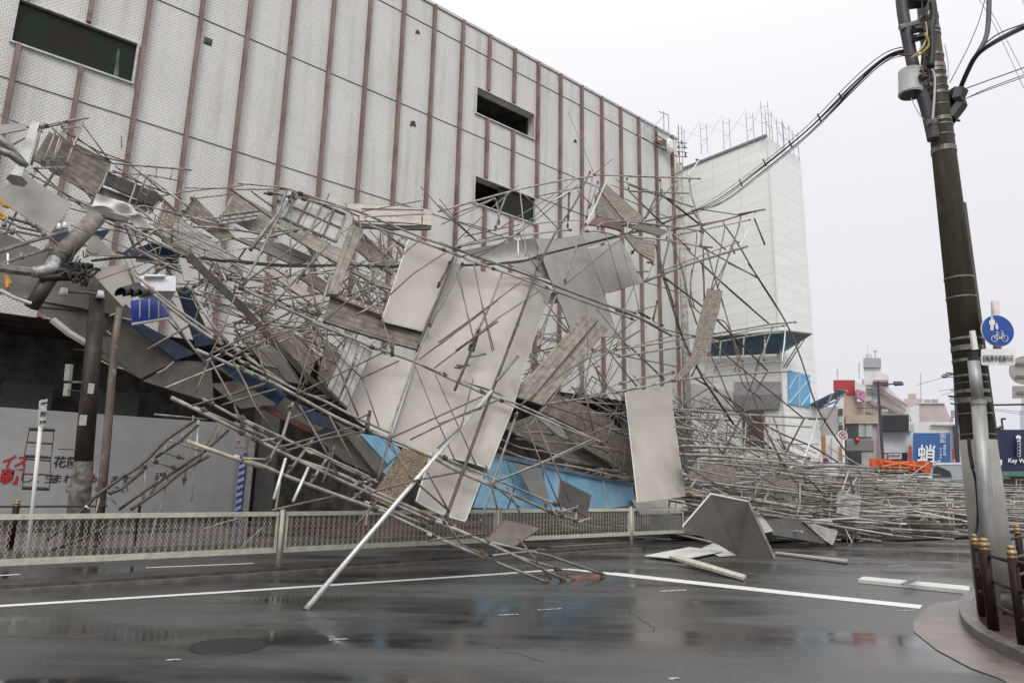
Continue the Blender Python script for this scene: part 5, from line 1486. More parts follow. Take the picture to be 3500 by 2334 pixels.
q = [atX('J',x,y,35.9) for x, y in ((480,915),(800,985),(800,1120),(480,1100))]; b = MB(); b.slab(q, .05); b.build('white_banner', mPanelW, tw)
q = [atX('J',x,y,35.85) for x, y in ((805,905),(1165,905),(1165,1005),(805,1010))]; b = MB(); b.slab(q, .05); b.build('grey_band', mat('band_grey', (.42,.40,.41), .6), tw)
q = [atX('J',x,y,35.80) for x, y in ((805,1012),(1165,1006),(1150,1110),(805,1130))]; b = MB(); b.slab(q, .05); b.build('dark_band', mat('band_dark', (.27,.26,.28), .6), tw)
q = [atX('J',x,y,35.82) for x, y in ((870,1140),(1030,1135),(1030,1400),(870,1400))]; b = MB(); b.slab(q, .05); b.build('brown_door', mat('door_brown', (.13,.10,.09), .5), tw)
q = [atY('J',x,y,YC-.06) for x, y in ((1222,818),(1385,858),(1385,1102),(1222,1078))]; b = MB(); b.slab(q, .04); po = b.build('blue_window_sheet', mat('sheet_blue', (.13,.42,.72), .4, 0, .08), tw)
for a1, a2 in (((1225,960),(1290,850)),((1225,1070),(1385,880)),((1305,825),(1305,1095)),((1320,1090),(1385,1000))):
    b = MB(); b.tube([atY('J',*a1,YC-.1), atY('J',*a2,YC-.1)], .035, 5); b.build('white_tape', mPanelW, po)
W0, W1 = atX('J',500,716,35.9), atX('J',1130,690,35.9); O0, O1, O2 = atX('J',640,562,34.6), atX('J',1215,516,34.3), atY('J',1400,540,YC-1.6)
mEave = mat('eave_blue', (.10,.22,.30), .35, .1, .2, 2)
ea = thing('blue_awning', 'dark blue slanted awning wrapped round the corner of the white tower', 'awning', tuple(W1))
for nm, q in (('left_sheet',(W0,W1,O1,O0)), ('corner_sheet',(W1,W1+Vector((.6,-.02,.1)),O2,O1))): b = MB(); b.slab(q, .05); b.build(nm, mEave, ea)
b = MB(); b.tube([O0,O1,O2], .05, 5); b.build('rim', mPanelD, ea)
for t__ in (.25,.5,.75): b = MB(); b.tube([W0.lerp(W1,t__)+Vector((0,0,-1.)), O0.lerp(O1,t__)], .03, 5); b.build('strut', mS, ea)
for dx in (0,.4): b = MB(); b.tube([atY('J',1345-dx*60,578,YC-1.), atY('J',1200-dx*50,800,YC-.05)], .035, 5); b.build('strut', mS, ea)
ea2 = thing('blue_awning', 'second dark blue awning on grey struts beyond the white tower', 'awning', tuple(atY('L',200,760,YC-2)))
q = [atY('L',x,y,YC-Y_) for x, y, Y_ in ((45,800,.0),(290,678,2.5),(350,692,2.6),(115,832,.0))]; b = MB(); b.slab(q, .05); b.build('sheet', mEave, ea2)
q = [atY('L',x,y,YC-Y_) for x, y, Y_ in ((115,832,.1),(270,760,1.5),(275,775,1.5),(120,845,.1))]; b = MB(); b.slab(q, .05); b.build('light_edge', mBlue, ea2)
for a1, a2 in (((295,735),(125,1005)),((235,700),(180,820)),((345,690),(295,740))): b = MB(); b.tube([atY('L',*a1,YC-2.3), atY('L',*a2,YC-.8)], .06, 6); b.build('strut', mP, ea2)
mScafFar = mat('roof_scaffold_steel', (.45,.44,.46), .5, .2, .1)
rs = thing('roof_scaffold', 'thin scaffold uprights and braces standing along the roof edge of the white tower', 'scaffolding', (36,YC+3,ZC))
def rfr(p1_, p2_, hgt):
    b = MB(); [b.tube([p, p+Vector((0,0,hgt))], .022, 4) for p in (p1_,)]; b.build('upright', mScafFar, rs)
    b = MB(); b.tube([p2_, p2_+Vector((0,0,hgt*.93))], .022, 4); b.build('upright', mScafFar, rs)
    for z_ in (.45,.85): b = MB(); b.tube([p1_+Vector((0,0,hgt*z_)), p2_+Vector((0,0,hgt*z_*.95))], .016, 4); b.build('rung', mScafFar, rs)
prev = None
for x_, h_ in ((385,2.3),(555,2.3),(728,2.3),(908,2.3),(1025,2.9)):
    zl_ = 395-(x_-360)*.197; p1_ = atX('I',x_,zl_+40,35.8); p2_ = p1_+Vector((.0,-.45,0)); rfr(p1_, p2_, h_-.2)
    if prev: b = MB(); b.tube([prev+Vector((0,0,.4)), p1_+Vector((0,0,2.4))], .010, 4); b.build('brace', mScafFar, rs); b = MB(); b.tube([prev+Vector((0,0,2.2)), p1_+Vector((0,0,1.2))], .009, 4); b.build('brace', mScafFar, rs)
    prev = p1_
for x_, y_ in ((1100,300),(1185,360),(1235,400),(1305,450)):
    p1_ = atY('I',x_,y_,YC-.2); rfr(p1_, p1_+Vector((-.7,-.0,.0)), 2.0)
    if prev: b = MB(); b.tube([prev+Vector((0,0,2.0)), p1_+Vector((0,0,.5))], .010, 4); b.build('brace', mScafFar, rs)
    prev = p1_
rs2 = thing('roof_scaffold', 'leftover scaffold bits and a wrapped white bundle on the roof corner of the tiled building', 'scaffolding', (34,25,ZT))
for q in (((118,150),(120,220)),((265,70),(268,235)),((300,95),(308,290)),((190,225),(195,300)),((228,72),(300,98)),((80,140),(118,160)),((170,210),(262,105)),((100,270),(190,320)),((190,240),(290,300)),((200,300),(290,290)),((130,180),(300,260))):
    b = MB(); b.tube([atY('I',*q[0],24.7), atY('I',*q[1],24.7)], .03, 4); b.build('bar', mScafFar if q[0][1] < 240 else mD, rs2)
p_ = atY('I',310,335,24.6); bmx = bmesh.new(); bmesh.ops.create_icosphere(bmx, subdivisions=2, radius=.42)
for v_ in bmx.verts: v_.co = Vector((v_.co.x*.8,v_.co.y*.7,v_.co.z*1.25))*(1+rnd.uniform(-.15,.15))+p_
meshobj('wrapped_bundle', [v_.co.copy() for v_ in bmx.verts], [tuple(v_.index for v_ in f_.verts) for f_ in bmx.faces], mWhite, rs2); bmx.free()
q = [atY('I',x,y,24.65) for x, y in ((205,300),(285,290),(290,335),(240,330))]; b = MB(); b.slab(q, .1); b.build('rusty_box', mR, rs2)

# ------------------------------------------------------------------ town beyond the heap
Fh = Vector((math.cos(YAW), math.sin(YAW), 0))
def atH(reg, x, y, Dh): d = ray(reg, x, y); t = Dh/d.dot(Fh); return Vector((0,0,H))+d*t
def front(name, pts, Dh, dep, m, parent, reg='L', ground=False):
    """outline seen from the front, built as a solid block standing Dh metres away"""
    P = [atH(reg,x,y,Dh) for x, y in pts]
    if ground: 
        zmin = min(p.z for p in P); P = [Vector((p.x,p.y,0)) if p.z-zmin < .05 else p for p in P]
    n_ = len(P); cn_ = sum(P, Vector())/n_; Fr = Vector((cn_.x,cn_.y,0)).normalized(); vs = P+[p+Fr*dep for p in P]
    return meshobj(name, vs, [tuple(range(n_))[::-1], tuple(range(n_,2*n_))]+[(i,(i+1)%n_,(i+1)%n_+n_,i+n_) for i in range(n_)], m, parent)
rc = lambda x0,y0,x1,y1: [(x0,y0),(x1,y0),(x1,y1),(x0,y1)]
mTan = mat('wall_tan', (.46,.37,.30), .7, 0, .1, 1); mGreyW = mat('wall_grey', (.40,.37,.35), .7, 0, .12, 1.2); mWin = mat('window_dark', (.07,.07,.075), .2, 0, .2); mWinP = mat('window_pale', (.42,.44,.44), .3, 0, .1)
mWh = mat('wall_white', (.66,.66,.66), .6, 0, .06, 1); mPk = mat('wall_pinkish', (.50,.42,.41), .7, 0, .06, .6); mSt = mat('stair_brown', (.36,.27,.25), .7, 0, .1)
B1 = thing('shop_house', 'tan shop house with red rooftop box and pink sign beyond the white tower', 'building', tuple(atH('L',380,1250,70)*Vector((1,1,0)) if False else Vector((atH('L',380,1250,70).x,atH('L',380,1250,70).y,0))))
front('tower_wall', rc(318,690,432,1330), 70.2, 8, mTan, B1, ground=True)
front('red_box', rc(237,600,416,690), 70.5, 8, mat('red_sheet', (.42,.05,.055), .5), B1)
front('red_box', [(340,688),(416,688),(416,716),(350,716)], 70.0, 8, mat('red_sheet', (.42,.05,.055), .5), B1)
front('sign_board', [(417,612),(503,648),(503,786),(420,742)], 69.5, .4, mWh, B1)
front('sign_field', [(424,672),(498,694),(498,775),(425,735)], 69.3, .15, mat('sign_pink', (.60,.25,.42), .5, 0, .3, 3), B1)
front('wing_wall', rc(432,775,500,890), 70.6, 6, mTan, B1)
rl = front('balcony_rail', rc(428,828,560,833), 69.6, .1, mWin, B1)
for x_ in (430,455,480,505,530,557): front('balcony_post', rc(x_,833,x_+2.5,885), 69.6, .1, mWin, B1)
front('lower_wall', rc(338,888,605,958), 69.4, 8, mTan, B1)
front('ground_floor', rc(338,958,605,1340), 69.8, 8, mGreyW, B1, ground=True)
w_ = front('window', rc(357,962,442,1068), 69.6, .15, mWin, B1); w_ = front('window', rc(445,958,560,1068), 69.6, .1, mWinP, B1); front('window_bar', rc(500,958,504,1068), 69.4, .08, mWin, w_)
front('window', rc(360,1180,470,1290), 69.6, .15, mWin, B1); front('roller_grille', rc(345,1095,570,1180), 69.6, .15, mat('grille', (.22,.20,.20)), B1)
front('right_wall', rc(600,900,625,1300), 69.7, 6, mat('wall_mauve', (.30,.24,.26)), B1)
B2 = thing('small_house', 'low grey house with white stair windows left of the tan shop house', 'building', (atH('L',230,1250,66).x,atH('L',230,1250,66).y,0))
front('wall', [(110,838),(250,815),(272,815),(272,1330),(110,1330)], 66, 6, mGreyW, B2, ground=True)
front('stair_wall', rc(272,740,322,1000), 66.2, 4, mWh, B2); front('window', rc(277,835,316,890), 66, .1, mWin, B2); front('window', rc(282,900,316,950), 66, .1, mWinP, B2); front('window', rc(282,970,316,998), 66, .1, mWin, B2)
B3 = thing('apartment_block', 'white stepped apartment block with brown outer stairs and a rooftop water tower', 'building', (atH('L',650,1250,110).x,atH('L',650,1250,110).y,0))
front('wall', [(470,590),(560,615),(690,660),(840,795),(870,880),(870,1350),(470,1350)], 110, 14, mWh, B3, ground=True)
front('lift_tower', rc(487,490,633,640), 109.5, 10, mWh, B3); front('tower_louvre', rc(484,418,630,495), 109, 10, mat('louvre_grey', (.40,.41,.41)), B3)
front('tank_room', [(570,600),(560,612),(692,618),(692,560),(640,540),(600,545)], 108, 8, mWh, B3); front('tank_soffit', rc(568,598,690,616), 107.5, 8, mSt, B3)
front('roof_mast', rc(579,365,584,418), 110, .3, mWin, B3); front('roof_mast', rc(565,360,598,364), 110, .3, mWin, B3); front('roof_mast', rc(519,300,522,418), 110, .3, mScafFar, B3)
front('roof_cap', rc(505,385,555,418), 110.5, 5, mWh, B3)
for k, (y0, x1, y1) in enumerate(((640,560,700),(735,640,800),(800,700,880))): pass
for q in ([(500,640),(600,700),(600,722),(500,668)],[(500,735),(620,800),(620,832),(500,770)],[(595,680),(640,676),(840,795),(850,822),(640,712),(595,705)],[(595,775),(650,772),(820,872),(835,895),(640,810),(595,805)],[(500,830),(560,835),(700,905),(660,912),(500,860)]):
    front('outer_stair', q, 109, .6, mSt, B3)
for q in (rc(505,655,560,672), rc(505,735,548,775), rc(640,840,690,860)): front('window', q, 108.8, .3, mWinP, B3)
B4 = thing('pink_building', 'pinkish blank-walled building with rooftop units in the distance', 'building', (atH('L',1050,1250,125).x,atH('L',1050,1250,125).y,0))
front('wall', [(820,790),(1150,790),(1215,945),(1215,1350),(820,1350)], 125, 20, mPk, B4, ground=True)
front('roof_storey', rc(820,752,972,792), 126, 10, mPk, B4); front('water_tank', rc(853,712,920,754), 126, 6, mat('tank_cream', (.5,.46,.40)), B4)
front('roof_unit', rc(985,760,1038,784), 125, 3, mat('unit_grey', (.36,.37,.37)), B4); front('roof_unit', rc(1046,758,1100,783), 125, 3, mat('unit_grey', (.36,.37,.37)), B4)
front('roof_parapet', rc(940,786,1155,794), 124.6, 1, mWh, B4)
front('side_white_wall', [(945,800),(948,945),(880,945),(860,830)], 124.5, .3, mWh, B4)  # thin white slab over the left end of the pinkish wall
B5 = thing('white_shop', 'white corner shop with a large dark rooftop screen behind the crane boom', 'building', (atH('L',740,1250,75).x,atH('L',740,1250,75).y,0))
front('wall', rc(596,1025,892,1340), 75, 10, mWh, B5, ground=True); scn = front('screen', rc(635,890,858,1015), 73.6, 1., mat('screen_black', (.03,.03,.03), .3), B5); front('screen_frame', rc(608,882,862,1020), 74, 1., mat('scr_frame', (.22,.22,.22)), B5)
front('shop_window', rc(650,1198,850,1300), 74.8, .2, mWin, B5); ps = front('poster', rc(692,1205,800,1250), 74.5, .1, mWh, B5); front('poster_band', rc(700,1212,790,1222), 74.3, .1, mat('sign_pink', (1,1,1)), ps); front('poster', rc(658,1208,682,1248), 74.5, .1, mWinP, B5)
front('sill', rc(640,1016,880,1026), 74.5, .6, mScafFar, B5)
B6 = thing('low_white_building', 'low white building with flat roof above the blue wall sign', 'building', (atH('L',1050,1250,85).x,atH('L',1050,1250,85).y,0))
front('wall', rc(866,945,1235,1340), 85, 10, mWh, B6, ground=True); front('side_panel', rc(872,960,902,1020), 84.8, .2, mWinP, B6); front('roof_railing', rc(1040,965,1240,985), 84.6, .2, mScafFar, B6)
front('wall', rc(1225,960,1330,1340), 84, 10, mat('wall_cream', (.55,.50,.46)), B6, ground=True); front('red_sign', rc(1238,1045,1280,1120), 83.5, .3, mat('sign_mauve', (.33,.20,.22)), B6); front('red_sign', rc(1215,1170,1240,1250), 83.5, .3, mat('red_sheet', (1,1,1)), B6)
B7 = thing('blue_wall_sign', 'blue shop wall sign with white brush lettering behind the parked van', 'sign', (atH('L',1050,1250,73).x,atH('L',1050,1250,73).y,0))
pl = front('board', rc(893,1035,1203,1320), 73, .6, mat('board_blue', (.045,.13,.33), .5, 0, .08), B7)
def ft(body, x, y, size_px, Dh, m, parent, reg='L', bold=0, shear=0, rot=0, xs=1.):
    o_ = atH(reg,x,y,Dh); s_ = REG[reg][2]; size = size_px/s_/FP*Dh*1.05
    ex_ = (R0*math.cos(rot)+Vector((0,0,1))*math.sin(rot)); ey_ = Vector((0,0,1))*math.cos(rot)-R0*math.sin(rot)
    return text(body, m, parent, o_, ex_, ey_, size, bold=bold*size, shear=shear, xs=xs)
ft('蛸', 925, 1262, 145, 72.8, mWhL, pl, bold=.012, shear=.15); ft('べ', 1050, 1318, 78, 72.8, mWhL, pl, bold=.012)
for i, c_ in enumerate('酒処'): ft(c_, 1122, 1075+i*36, 33, 72.8, mWhL, pl)
for k, q in enumerate((rc(1116,1040,1119,1115), rc(1158,1040,1161,1115), rc(1116,1040,1161,1043), rc(1116,1112,1161,1115))): front('lettering_box', q, 72.9, .05, mWhL, pl)
for i, c_ in enumerate('海鮮料理'): ft(c_, 1143, 1148+i*24, 23, 72.8, mWhL, pl)
for i, c_ in enumerate('旬の味処'): ft(c_, 1113, 1175+i*24, 20, 72.8, mWhL, pl)
B8 = thing('navy_building', 'navy blue shop building with white lettering right of the big utility pole', 'building', (atH('L',1700,1250,50).x,atH('L',1700,1250,50).y,0))
nv = front('wall', rc(1545,1008,2000,1352), 50, 8, mat('navy_wall', (.022,.025,.075), .4), B8)
front('awning', rc(1560,1352,2000,1392), 49.2, 1.2, mat('awning_green', (.10,.22,.15), .5), B8); front('shop_front', rc(1545,1392,2000,1500), 50.2, 6, mWin, B8, ground=True)
ft('Key Wo', 1676, 1278, 46, 49.8, mWhL, nv, bold=.02, shear=.2); bd = front('sign_strip', rc(1752,1095,1780,1232), 49.8, .1, mWhL, nv)
for i in range(5): front('strip_mark', rc(1756,1105+i*25,1775,1124+i*25), 49.7, .05, mat('navy_wall', (1,1,1)), bd)
front('emblem', [(1742,1060),(1765,1052),(1785,1065),(1782,1092),(1765,1080),(1745,1085)], 49.8, .06, mWhL, nv)
front('wall_lamp', rc(1600,1255,1628,1300), 49.6, .3, mWhL, nv)
B9 = thing('distant_tower', 'pale grey high-rise in a mist-tinted colour at the right picture edge', 'building', (atH('L',1800,1250,260).x,atH('L',1800,1250,260).y,0))
front('wall', [(1786,690),(1900,690),(1900,1350),(1772,1350),(1772,850),(1786,850)], 260, 30, mat('mist_grey', (.50,.53,.60), .8), B9, ground=True)  # mist is painted into the wall colour
# white and orange hoarding bits below the tower
t_ = thing('site_fence', 'white site fence with an orange door frame beside the white tower foot', 'fence', (atH('L',240,1250,58).x,atH('L',240,1250,58).y,0))
front('white_sheet', rc(172,1055,305,1330), 58, .3, mWh, t_, ground=True); front('orange_post', rc(118,1058,172,1220), 57.6, .3, mat('ply_orange', (.42,.20,.06), .6, 0, .2, 5), t_); front('grey_sheet', rc(0,1045,118,1330), 57.8, .3, mat('net_grey', (.42,.42,.44), .7, 0, .15, 2), t_, ground=True); front('orange_post', rc(293,1130,318,1250), 57.6, .3, mat('ply_orange', (1,1,1)), t_)
for x_ in (215,222): front('conduit', rc(x_,1080,x_+3,1260), 57.4, .1, mWin, t_)
# crane
mOr = mat('crane_orange', (.62,.10,.02), .45, 0, .25, 3, dirt=((.15,.03,.02), 2, .62))
t_ = thing('crane', 'orange crane boom parked behind the flattened heap', 'crane', (atH('L',780,1340,44).x,atH('L',780,1340,44).y,0))
front('boom', [(600,1250),(650,1245),(720,1262),(1040,1268),(1042,1318),(1000,1350),(640,1338),(600,1310)], 44, 1.2, mOr, t_)
front('counter_box', rc(535,1245,612,1315), 43.6, 1.5, mOr, t_); front('jib', rc(858,1142,882,1265), 44.3, .5, mat('crane_red', (.45,.05,.03)), t_)
front('boom_tip', [(950,1310),(1050,1325),(1040,1372),(960,1350)], 43.8, .8, mOr, t_); front('cabinet', rc(590,1320,1045,1350), 44.5, 2, mat('crane_dark', (.14,.05,.03)), t_)
for a1, a2 in (((650,1270),(990,1318)),((640,1310),(860,1275)),((700,1250),(705,1330)),((780,1262),(790,1340)),((900,1265),(905,1345)),((620,1250),(640,1300))): b = MB(); b.tube([atH('L',*a1,43.7),atH('L',*a2,43.7)], .06, 5); b.build('strut', mat('crane_bright', (.80,.2,.06), .5), t_)
b = MB(); q = [atH('L',790,1345,44.8), atH('L',790,1500,44.8)]; b.box((0,0,0),(1,1,1)); 
t2 = front('chassis', rc(560,1350,1040,1380), 44.6, 2.2, mDark, t_)
for x_ in (640,740,940,1020): p_ = atH('L',x_,1380,44.5); b = MB(); b.tube([Vector((p_.x,p_.y,.5)), Vector((p_.x,p_.y,.5))+Fh*.4], .5, 16); b.build('wheel', mBlack, t_)
# van
t_ = thing('van', 'silver van parked beyond the flattened heap left of the big utility pole', 'van', (atH('L',1190,1400,36).x,atH('L',1190,1400,36).y,0))
front('body', [(1052,1345),(1058,1312),(1085,1296),(1330,1292),(1330,1480),(1052,1480)], 36, 4.2, mat('van_silver', (.42,.45,.46), .3, .4, .05), t_)
front('roof', [(1056,1308),(1075,1290),(1110,1281),(1330,1279),(1330,1292),(1085,1296)], 35.95, 4.3, mWhite, t_)
front('windscreen', [(1062,1350),(1068,1318),(1090,1306),(1130,1320),(1200,1352),(1218,1398),(1062,1398)], 35.9, .1, mat('glass_van', (.03,.035,.04), .1), t_)
for x_ in (1095,1290): p_ = atH('L',x_,1480,36); b = MB(); b.tube([Vector((p_.x,p_.y,.33))-Fh*.05, Vector((p_.x,p_.y,.33))+Fh*.25], .33, 16); b.build('wheel', mBlack, t_)
# street lamp, signals, signs, poles
mLampD = mat('lamp_post_dark', (.07,.065,.09), .4, .2)
t_ = thing('street_lamp', 'dark street lamp with a single arm before the large screen', 'street lamp', (atH('L',634,1260,48).x,atH('L',634,1260,48).y,0))
tp = atH('L',606,640,48); p_ = atH('L',634,1260,48); b = MB(); b.tube([Vector((p_.x,p_.y,0)), tp+Vector((0,0,.25))], .13, 8, True, .08); b.build('post', mLampD, t_)
b = MB(); b.tube([atH('L',580,648,48), tp, atH('L',740,632,47.5)], .05, 6); b.build('arm', mLampD, t_); b = MB(); b.slab([atH('L',735,622,47.4),atH('L',812,622,47.4),atH('L',810,632,47.6),atH('L',735,636,47.6)], .25); b.build('lamp_head', mLampD, t_)
t_ = thing('street_lamp', 'small grey street lamp above the roof of the navy building', 'street lamp', (atH('L',1625,1005,62).x,atH('L',1625,1005,62).y,0))
b = MB(); p_ = atH('L',1628,1005,62); b.tube([Vector((p_.x,p_.y,0)), atH('L',1624,920,62)], .08, 6); b.build('post', mLampD, t_); b = MB(); b.tube([atH('L',1624,920,62), atH('L',1656,918,62)], .1, 5); b.build('lamp_head', mLampD, t_)
def disc_sign(label, reg, x, y, rpx, Dh, kind, poley=None):
    c_ = atH(reg,x,y,Dh); r_ = rpx/REG[reg][2]/FP*Dh; t_ = thing('road_sign', label, 'road sign', (c_.x,c_.y,0))
    def dsk(nm, rr, m, d0, r2=None):
        n_ = 40; vs = []
        for dd in (0,.012): vs += [c_-Fh*(d0-dd)+R0*math.cos(2*math.pi*k/n_)*rr+Vector((0,0,1))*math.sin(2*math.pi*k/n_)*rr for k in range(n_)]
        if r2 is None: return meshobj(nm, vs, [tuple(range(n_)),tuple(range(n_,2*n_))[::-1]]+[(k,k+n_,(k+1)%n_+n_,(k+1)%n_) for k in range(n_)], m, t_)
        vs = []
        for rr_ in (rr, r2): vs += [c_-Fh*d0+R0*math.cos(2*math.pi*k/n_)*rr_+Vector((0,0,1))*math.sin(2*math.pi*k/n_)*rr_ for k in range(n_)]
        return meshobj(nm, vs, [(k,(k+1)%n_,(k+1)%n_+n_,k+n_) for k in range(n_)], m, t_)
    return c_, r_, t_, dsk
mSR = mat('sign_red', (.45,.03,.06), .4, 0, .05); mSB = mat('sign_face_blue', (.018,.075,.34), .35, 0, .08)
c_, r_, t_, dsk = disc_sign('round white no U-turn sign with a red ring left of the red traffic light','L',315,1055,40,42,0)
dsk('plate', r_, mWhite, 0); dsk('red_ring', r_*.80, mSR, .01, r_*.58)
ex_, ez_ = R0, Vector((0,0,1)); f0 = c_-Fh*.02
arr = [f0-ex_*r_*.25-ez_*r_*.35, f0-ex_*r_*.25+ez_*r_*.15, f0-ex_*r_*.12+ez_*r_*.32, f0+ex_*r_*.12+ez_*r_*.32, f0+ex_*r_*.25+ez_*r_*.15, f0+ex_*r_*.25-ez_*r_*.1]
b = MB(); b.tube(arr, r_*.07, 5); b.build('turn_arrow', mBluL, t_); b = MB(); b.tube([f0-ex_*r_*.42+ez_*r_*.42, f0+ex_*r_*.42-ez_*r_*.42], r_*.07, 5); b.build('red_bar', mSR, t_)
p_ = atH('L',330,1290,42); b = MB(); b.tube([Vector((p_.x,p_.y,0))+Fh*.1, Vector((p_.x,p_.y,c_.z+r_))+Fh*.1], .05, 6); b.build('pole', mWhite, t_)
c_, r_, t_, dsk = disc_sign('small round blue no-parking sign with a red ring low beyond the heap','L',175,1264,24,44,0)
dsk('plate', r_, mSR, 0); dsk('blue_face', r_*.78, mSB, .012); b = MB(); b.tube([c_-Fh*.02-ex_*r_*.5+ez_*r_*.5, c_-Fh*.02+ex_*r_*.5-ez_*r_*.5], r_*.1, 5); b.build('red_bar', mSR, t_)
b = MB(); b.tube([Vector((c_.x,c_.y,0))+Fh*.1, Vector((c_.x,c_.y,c_.z))+Fh*.1], .04, 6); b.build('pole', mWhite, t_)
t_ = thing('traffic_light', 'dark horizontal traffic light showing red, right of the no U-turn sign', 'traffic light', tuple(atH('L',400,1085,50)))
front('housing', rc(358,1062,456,1074), 50, .5, mLampD, t_); front('lamp_box', [(400,1074),(456,1074),(456,1095),(440,1130),(415,1130),(405,1100)], 49.8, .4, mLampD, t_)
em = bpy.data.materials.new('lit_red'); em.use_nodes = True; em.node_tree.nodes['Principled BSDF'].inputs['Emission Color'].default_value = (1,.05,.03,1); em.node_tree.nodes['Principled BSDF'].inputs['Emission Strength'].default_value = .7; em.node_tree.nodes['Principled BSDF'].inputs['Base Color'].default_value = (.5,.02,.02,1)
p_ = atH('L',441,1083,49.7); b = MB(); b.tube([p_, p_+Fh*.1], .10, 14); b.build('red_lamp', em, t_)
b = MB(); b.tube([atH('L',355,1068,50.3), atH('L',300,1062,50.3)], .05, 5); b.build('arm', mLampD, t_)
for lab, xs_, Dh, ars in (('distant utility pole with crossarms hard left of the big utility pole', 1240, 60, ((1165,1240,552),(1140,1245,570),(1205,1262,690),(1180,1262,735),(1200,1270,765),(1200,1262,800))), ('low street pole with a long arm before the blue wall sign', 1232, 56, ((1038,1232,984),))):
    t_ = thing('utility_pole', lab, 'utility pole', (atH('L',xs_,1250,Dh).x,atH('L',xs_,1250,Dh).y,0)); y0 = min(a[2] for a in ars); p_ = atH('L',xs_,1300,Dh)
    b = MB(); b.tube([Vector((p_.x,p_.y,0)), atH('L',xs_-(0 if Dh == 56 else 2),y0-12,Dh)], .13 if Dh == 60 else .09, 7); b.build('shaft', mLampD, t_)
    for x0, x1, y_ in ars: b = MB(); b.tube([atH('L',x0,y_+(12 if x1 < 1250 and Dh == 60 else -8),Dh), atH('L',x1,y_,Dh)], .04, 5); b.build('crossarm', mLampD, t_)
    if Dh == 60:
        for x_, y_ in ((1165,560),(1150,575),(1190,548),(1215,548),(1215,742),(1230,800)): q_ = atH('L',x_,y_,Dh); b = MB(); b.tube([q_-R0*.25+Vector((0,0,.06)), q_+R0*.2], .07, 5); b.build('insulator', mLampD, t_)
        for q in (rc(1205,850,1235,905), rc(1200,910,1225,940)): front('transformer', q, 60, .5, mat('unit_grey', (1,1,1)), t_)
def wire(label, pts, r, m=mBlack, name='overhead_wire', cat='wire', group=None, n=5):
    P = smoothpts(pts, 8) if len(pts) > 2 else pts
    b = MB(); b.tube(P, r, n); o = b.build(name, m, None, smooth=True); return tag(o, label, cat, group)
for k, (a1, a2) in enumerate((((1105,690),(1240,672)),((1130,725),(1250,690)),((930,640),(1240,552)),((1570,840),(1850,868)),((1560,805),(1850,800)),((1570,850),(1850,890)))):
    wire(['lower thin wire left of the distant utility pole','lowest thin wire sagging left of the distant utility pole','faint upper wire left of the distant utility pole','upper faint wire right of the big utility pole over the navy building','dark horizontal gantry bar right of the big utility pole','lower faint wire right of the big utility pole over the navy building'][k], [atH('L',*a1,58), atH('L',*a2,58)], .09 if k == 4 else .018, mLampD, name='gantry_arm' if k == 4 else 'overhead_wire', cat='gantry' if k == 4 else 'wire')
for k, (x_, y0, y1) in enumerate(((270,512,600),(450,462,590),(958,540,755))):
    t_ = thing('antenna', ['small roof antenna on the left of the red rooftop box','taller roof antenna between the red box and the water tower','thin mast above the pinkish building'][k], 'antenna', tuple(atH('L',x_,y1,100)))
    b = MB(); b.tube([atH('L',x_,y1,100), atH('L',x_,y0,100)], .06, 5); b.build('mast', mScafFar, t_)
    if k < 2:
        for j in range(4): b = MB(); yy_ = y0+8+j*(y1-y0)*.16; b.tube([atH('L',x_-10+3*(j%2),yy_,100), atH('L',x_+10,yy_-2,100)], .04, 4); b.build('element', mScafFar, t_)

# ------------------------------------------------------------------ big utility pole at right, sign post, corner bollards
PB = gr('V',2265,1402,.12); DP = PB.dot(Fh)
mPoleR = mat('wet_concrete_pole', (.075,.066,.045), .5, 0, .3, 2.2, dirt=((.13,.10,.075), 1.5, .57), stretch=(3,3,.35), spec=.3)
mPoleL = mat('pole_pale_jacket', (.30,.29,.26), .5, 0, .12, 3)
up = thing('utility_pole', 'big dark concrete utility pole banded with steel straps on the near right corner', 'utility pole', tuple(PB))
def pr(z_): return .228-.0105*z_
def pc(z_): q_ = PB+R0*.15; q_.z = z_; return q_
zj = atH('N',1080,1315,DP).z; zk = atH('O',900,880,DP).z; ztop = 13.5
for nm, z0_, z1_, m_, dr in (('dark_base', .12, zk, mDark, .004), ('pale_jacket', zk, zj, mPoleL, .012), ('shaft', zj, ztop, mPoleR, 0)):
    b = MB(); b.tube([pc(z0_), pc((z0_+z1_)/2), pc(z1_)], pr(z0_)+dr, 32, True, pr(z1_)+dr); b.build(nm, m_, up, smooth=True)
mBand = mat('strap_steel', (.22,.21,.18), .35, .6, .2, 10)
for y_, hh_ in ((54,.02),(420,.03),(505,.07),(612,.04),(748,.03),(810,.012),(880,.03),(965,.07),(1083,.015),(1265,.015)):
    p_ = atH('N',1050,y_,DP); z_ = p_.z; b = MB(); b.tube([pc(z_-hh_/2),pc(z_+hh_/2)], pr(z_)+.008, 28); b.build('strap', mBand, up)
for y_, hh_ in ((170,.07),(290,.05),(330,.03),(520,.05),(620,.07),(660,.05),(725,.05),(805,.012),(860,.05),(965,.015),(1090,.06),(1140,.02),(1230,.015),(1350,.08)):
    p_ = atH('M',830,y_,DP); z_ = p_.z; b = MB(); b.tube([pc(z_-hh_/2),pc(z_+hh_/2)], pr(z_)+.009, 28); b.build('strap', mBand, up)
for y_ in (640,800,900): p_ = atH('V',2165,y_,DP); b = MB(); b.tube([pc(p_.z-.012),pc(p_.z+.012)], pr(p_.z)+.008, 28); b.build('strap', mBand, up)
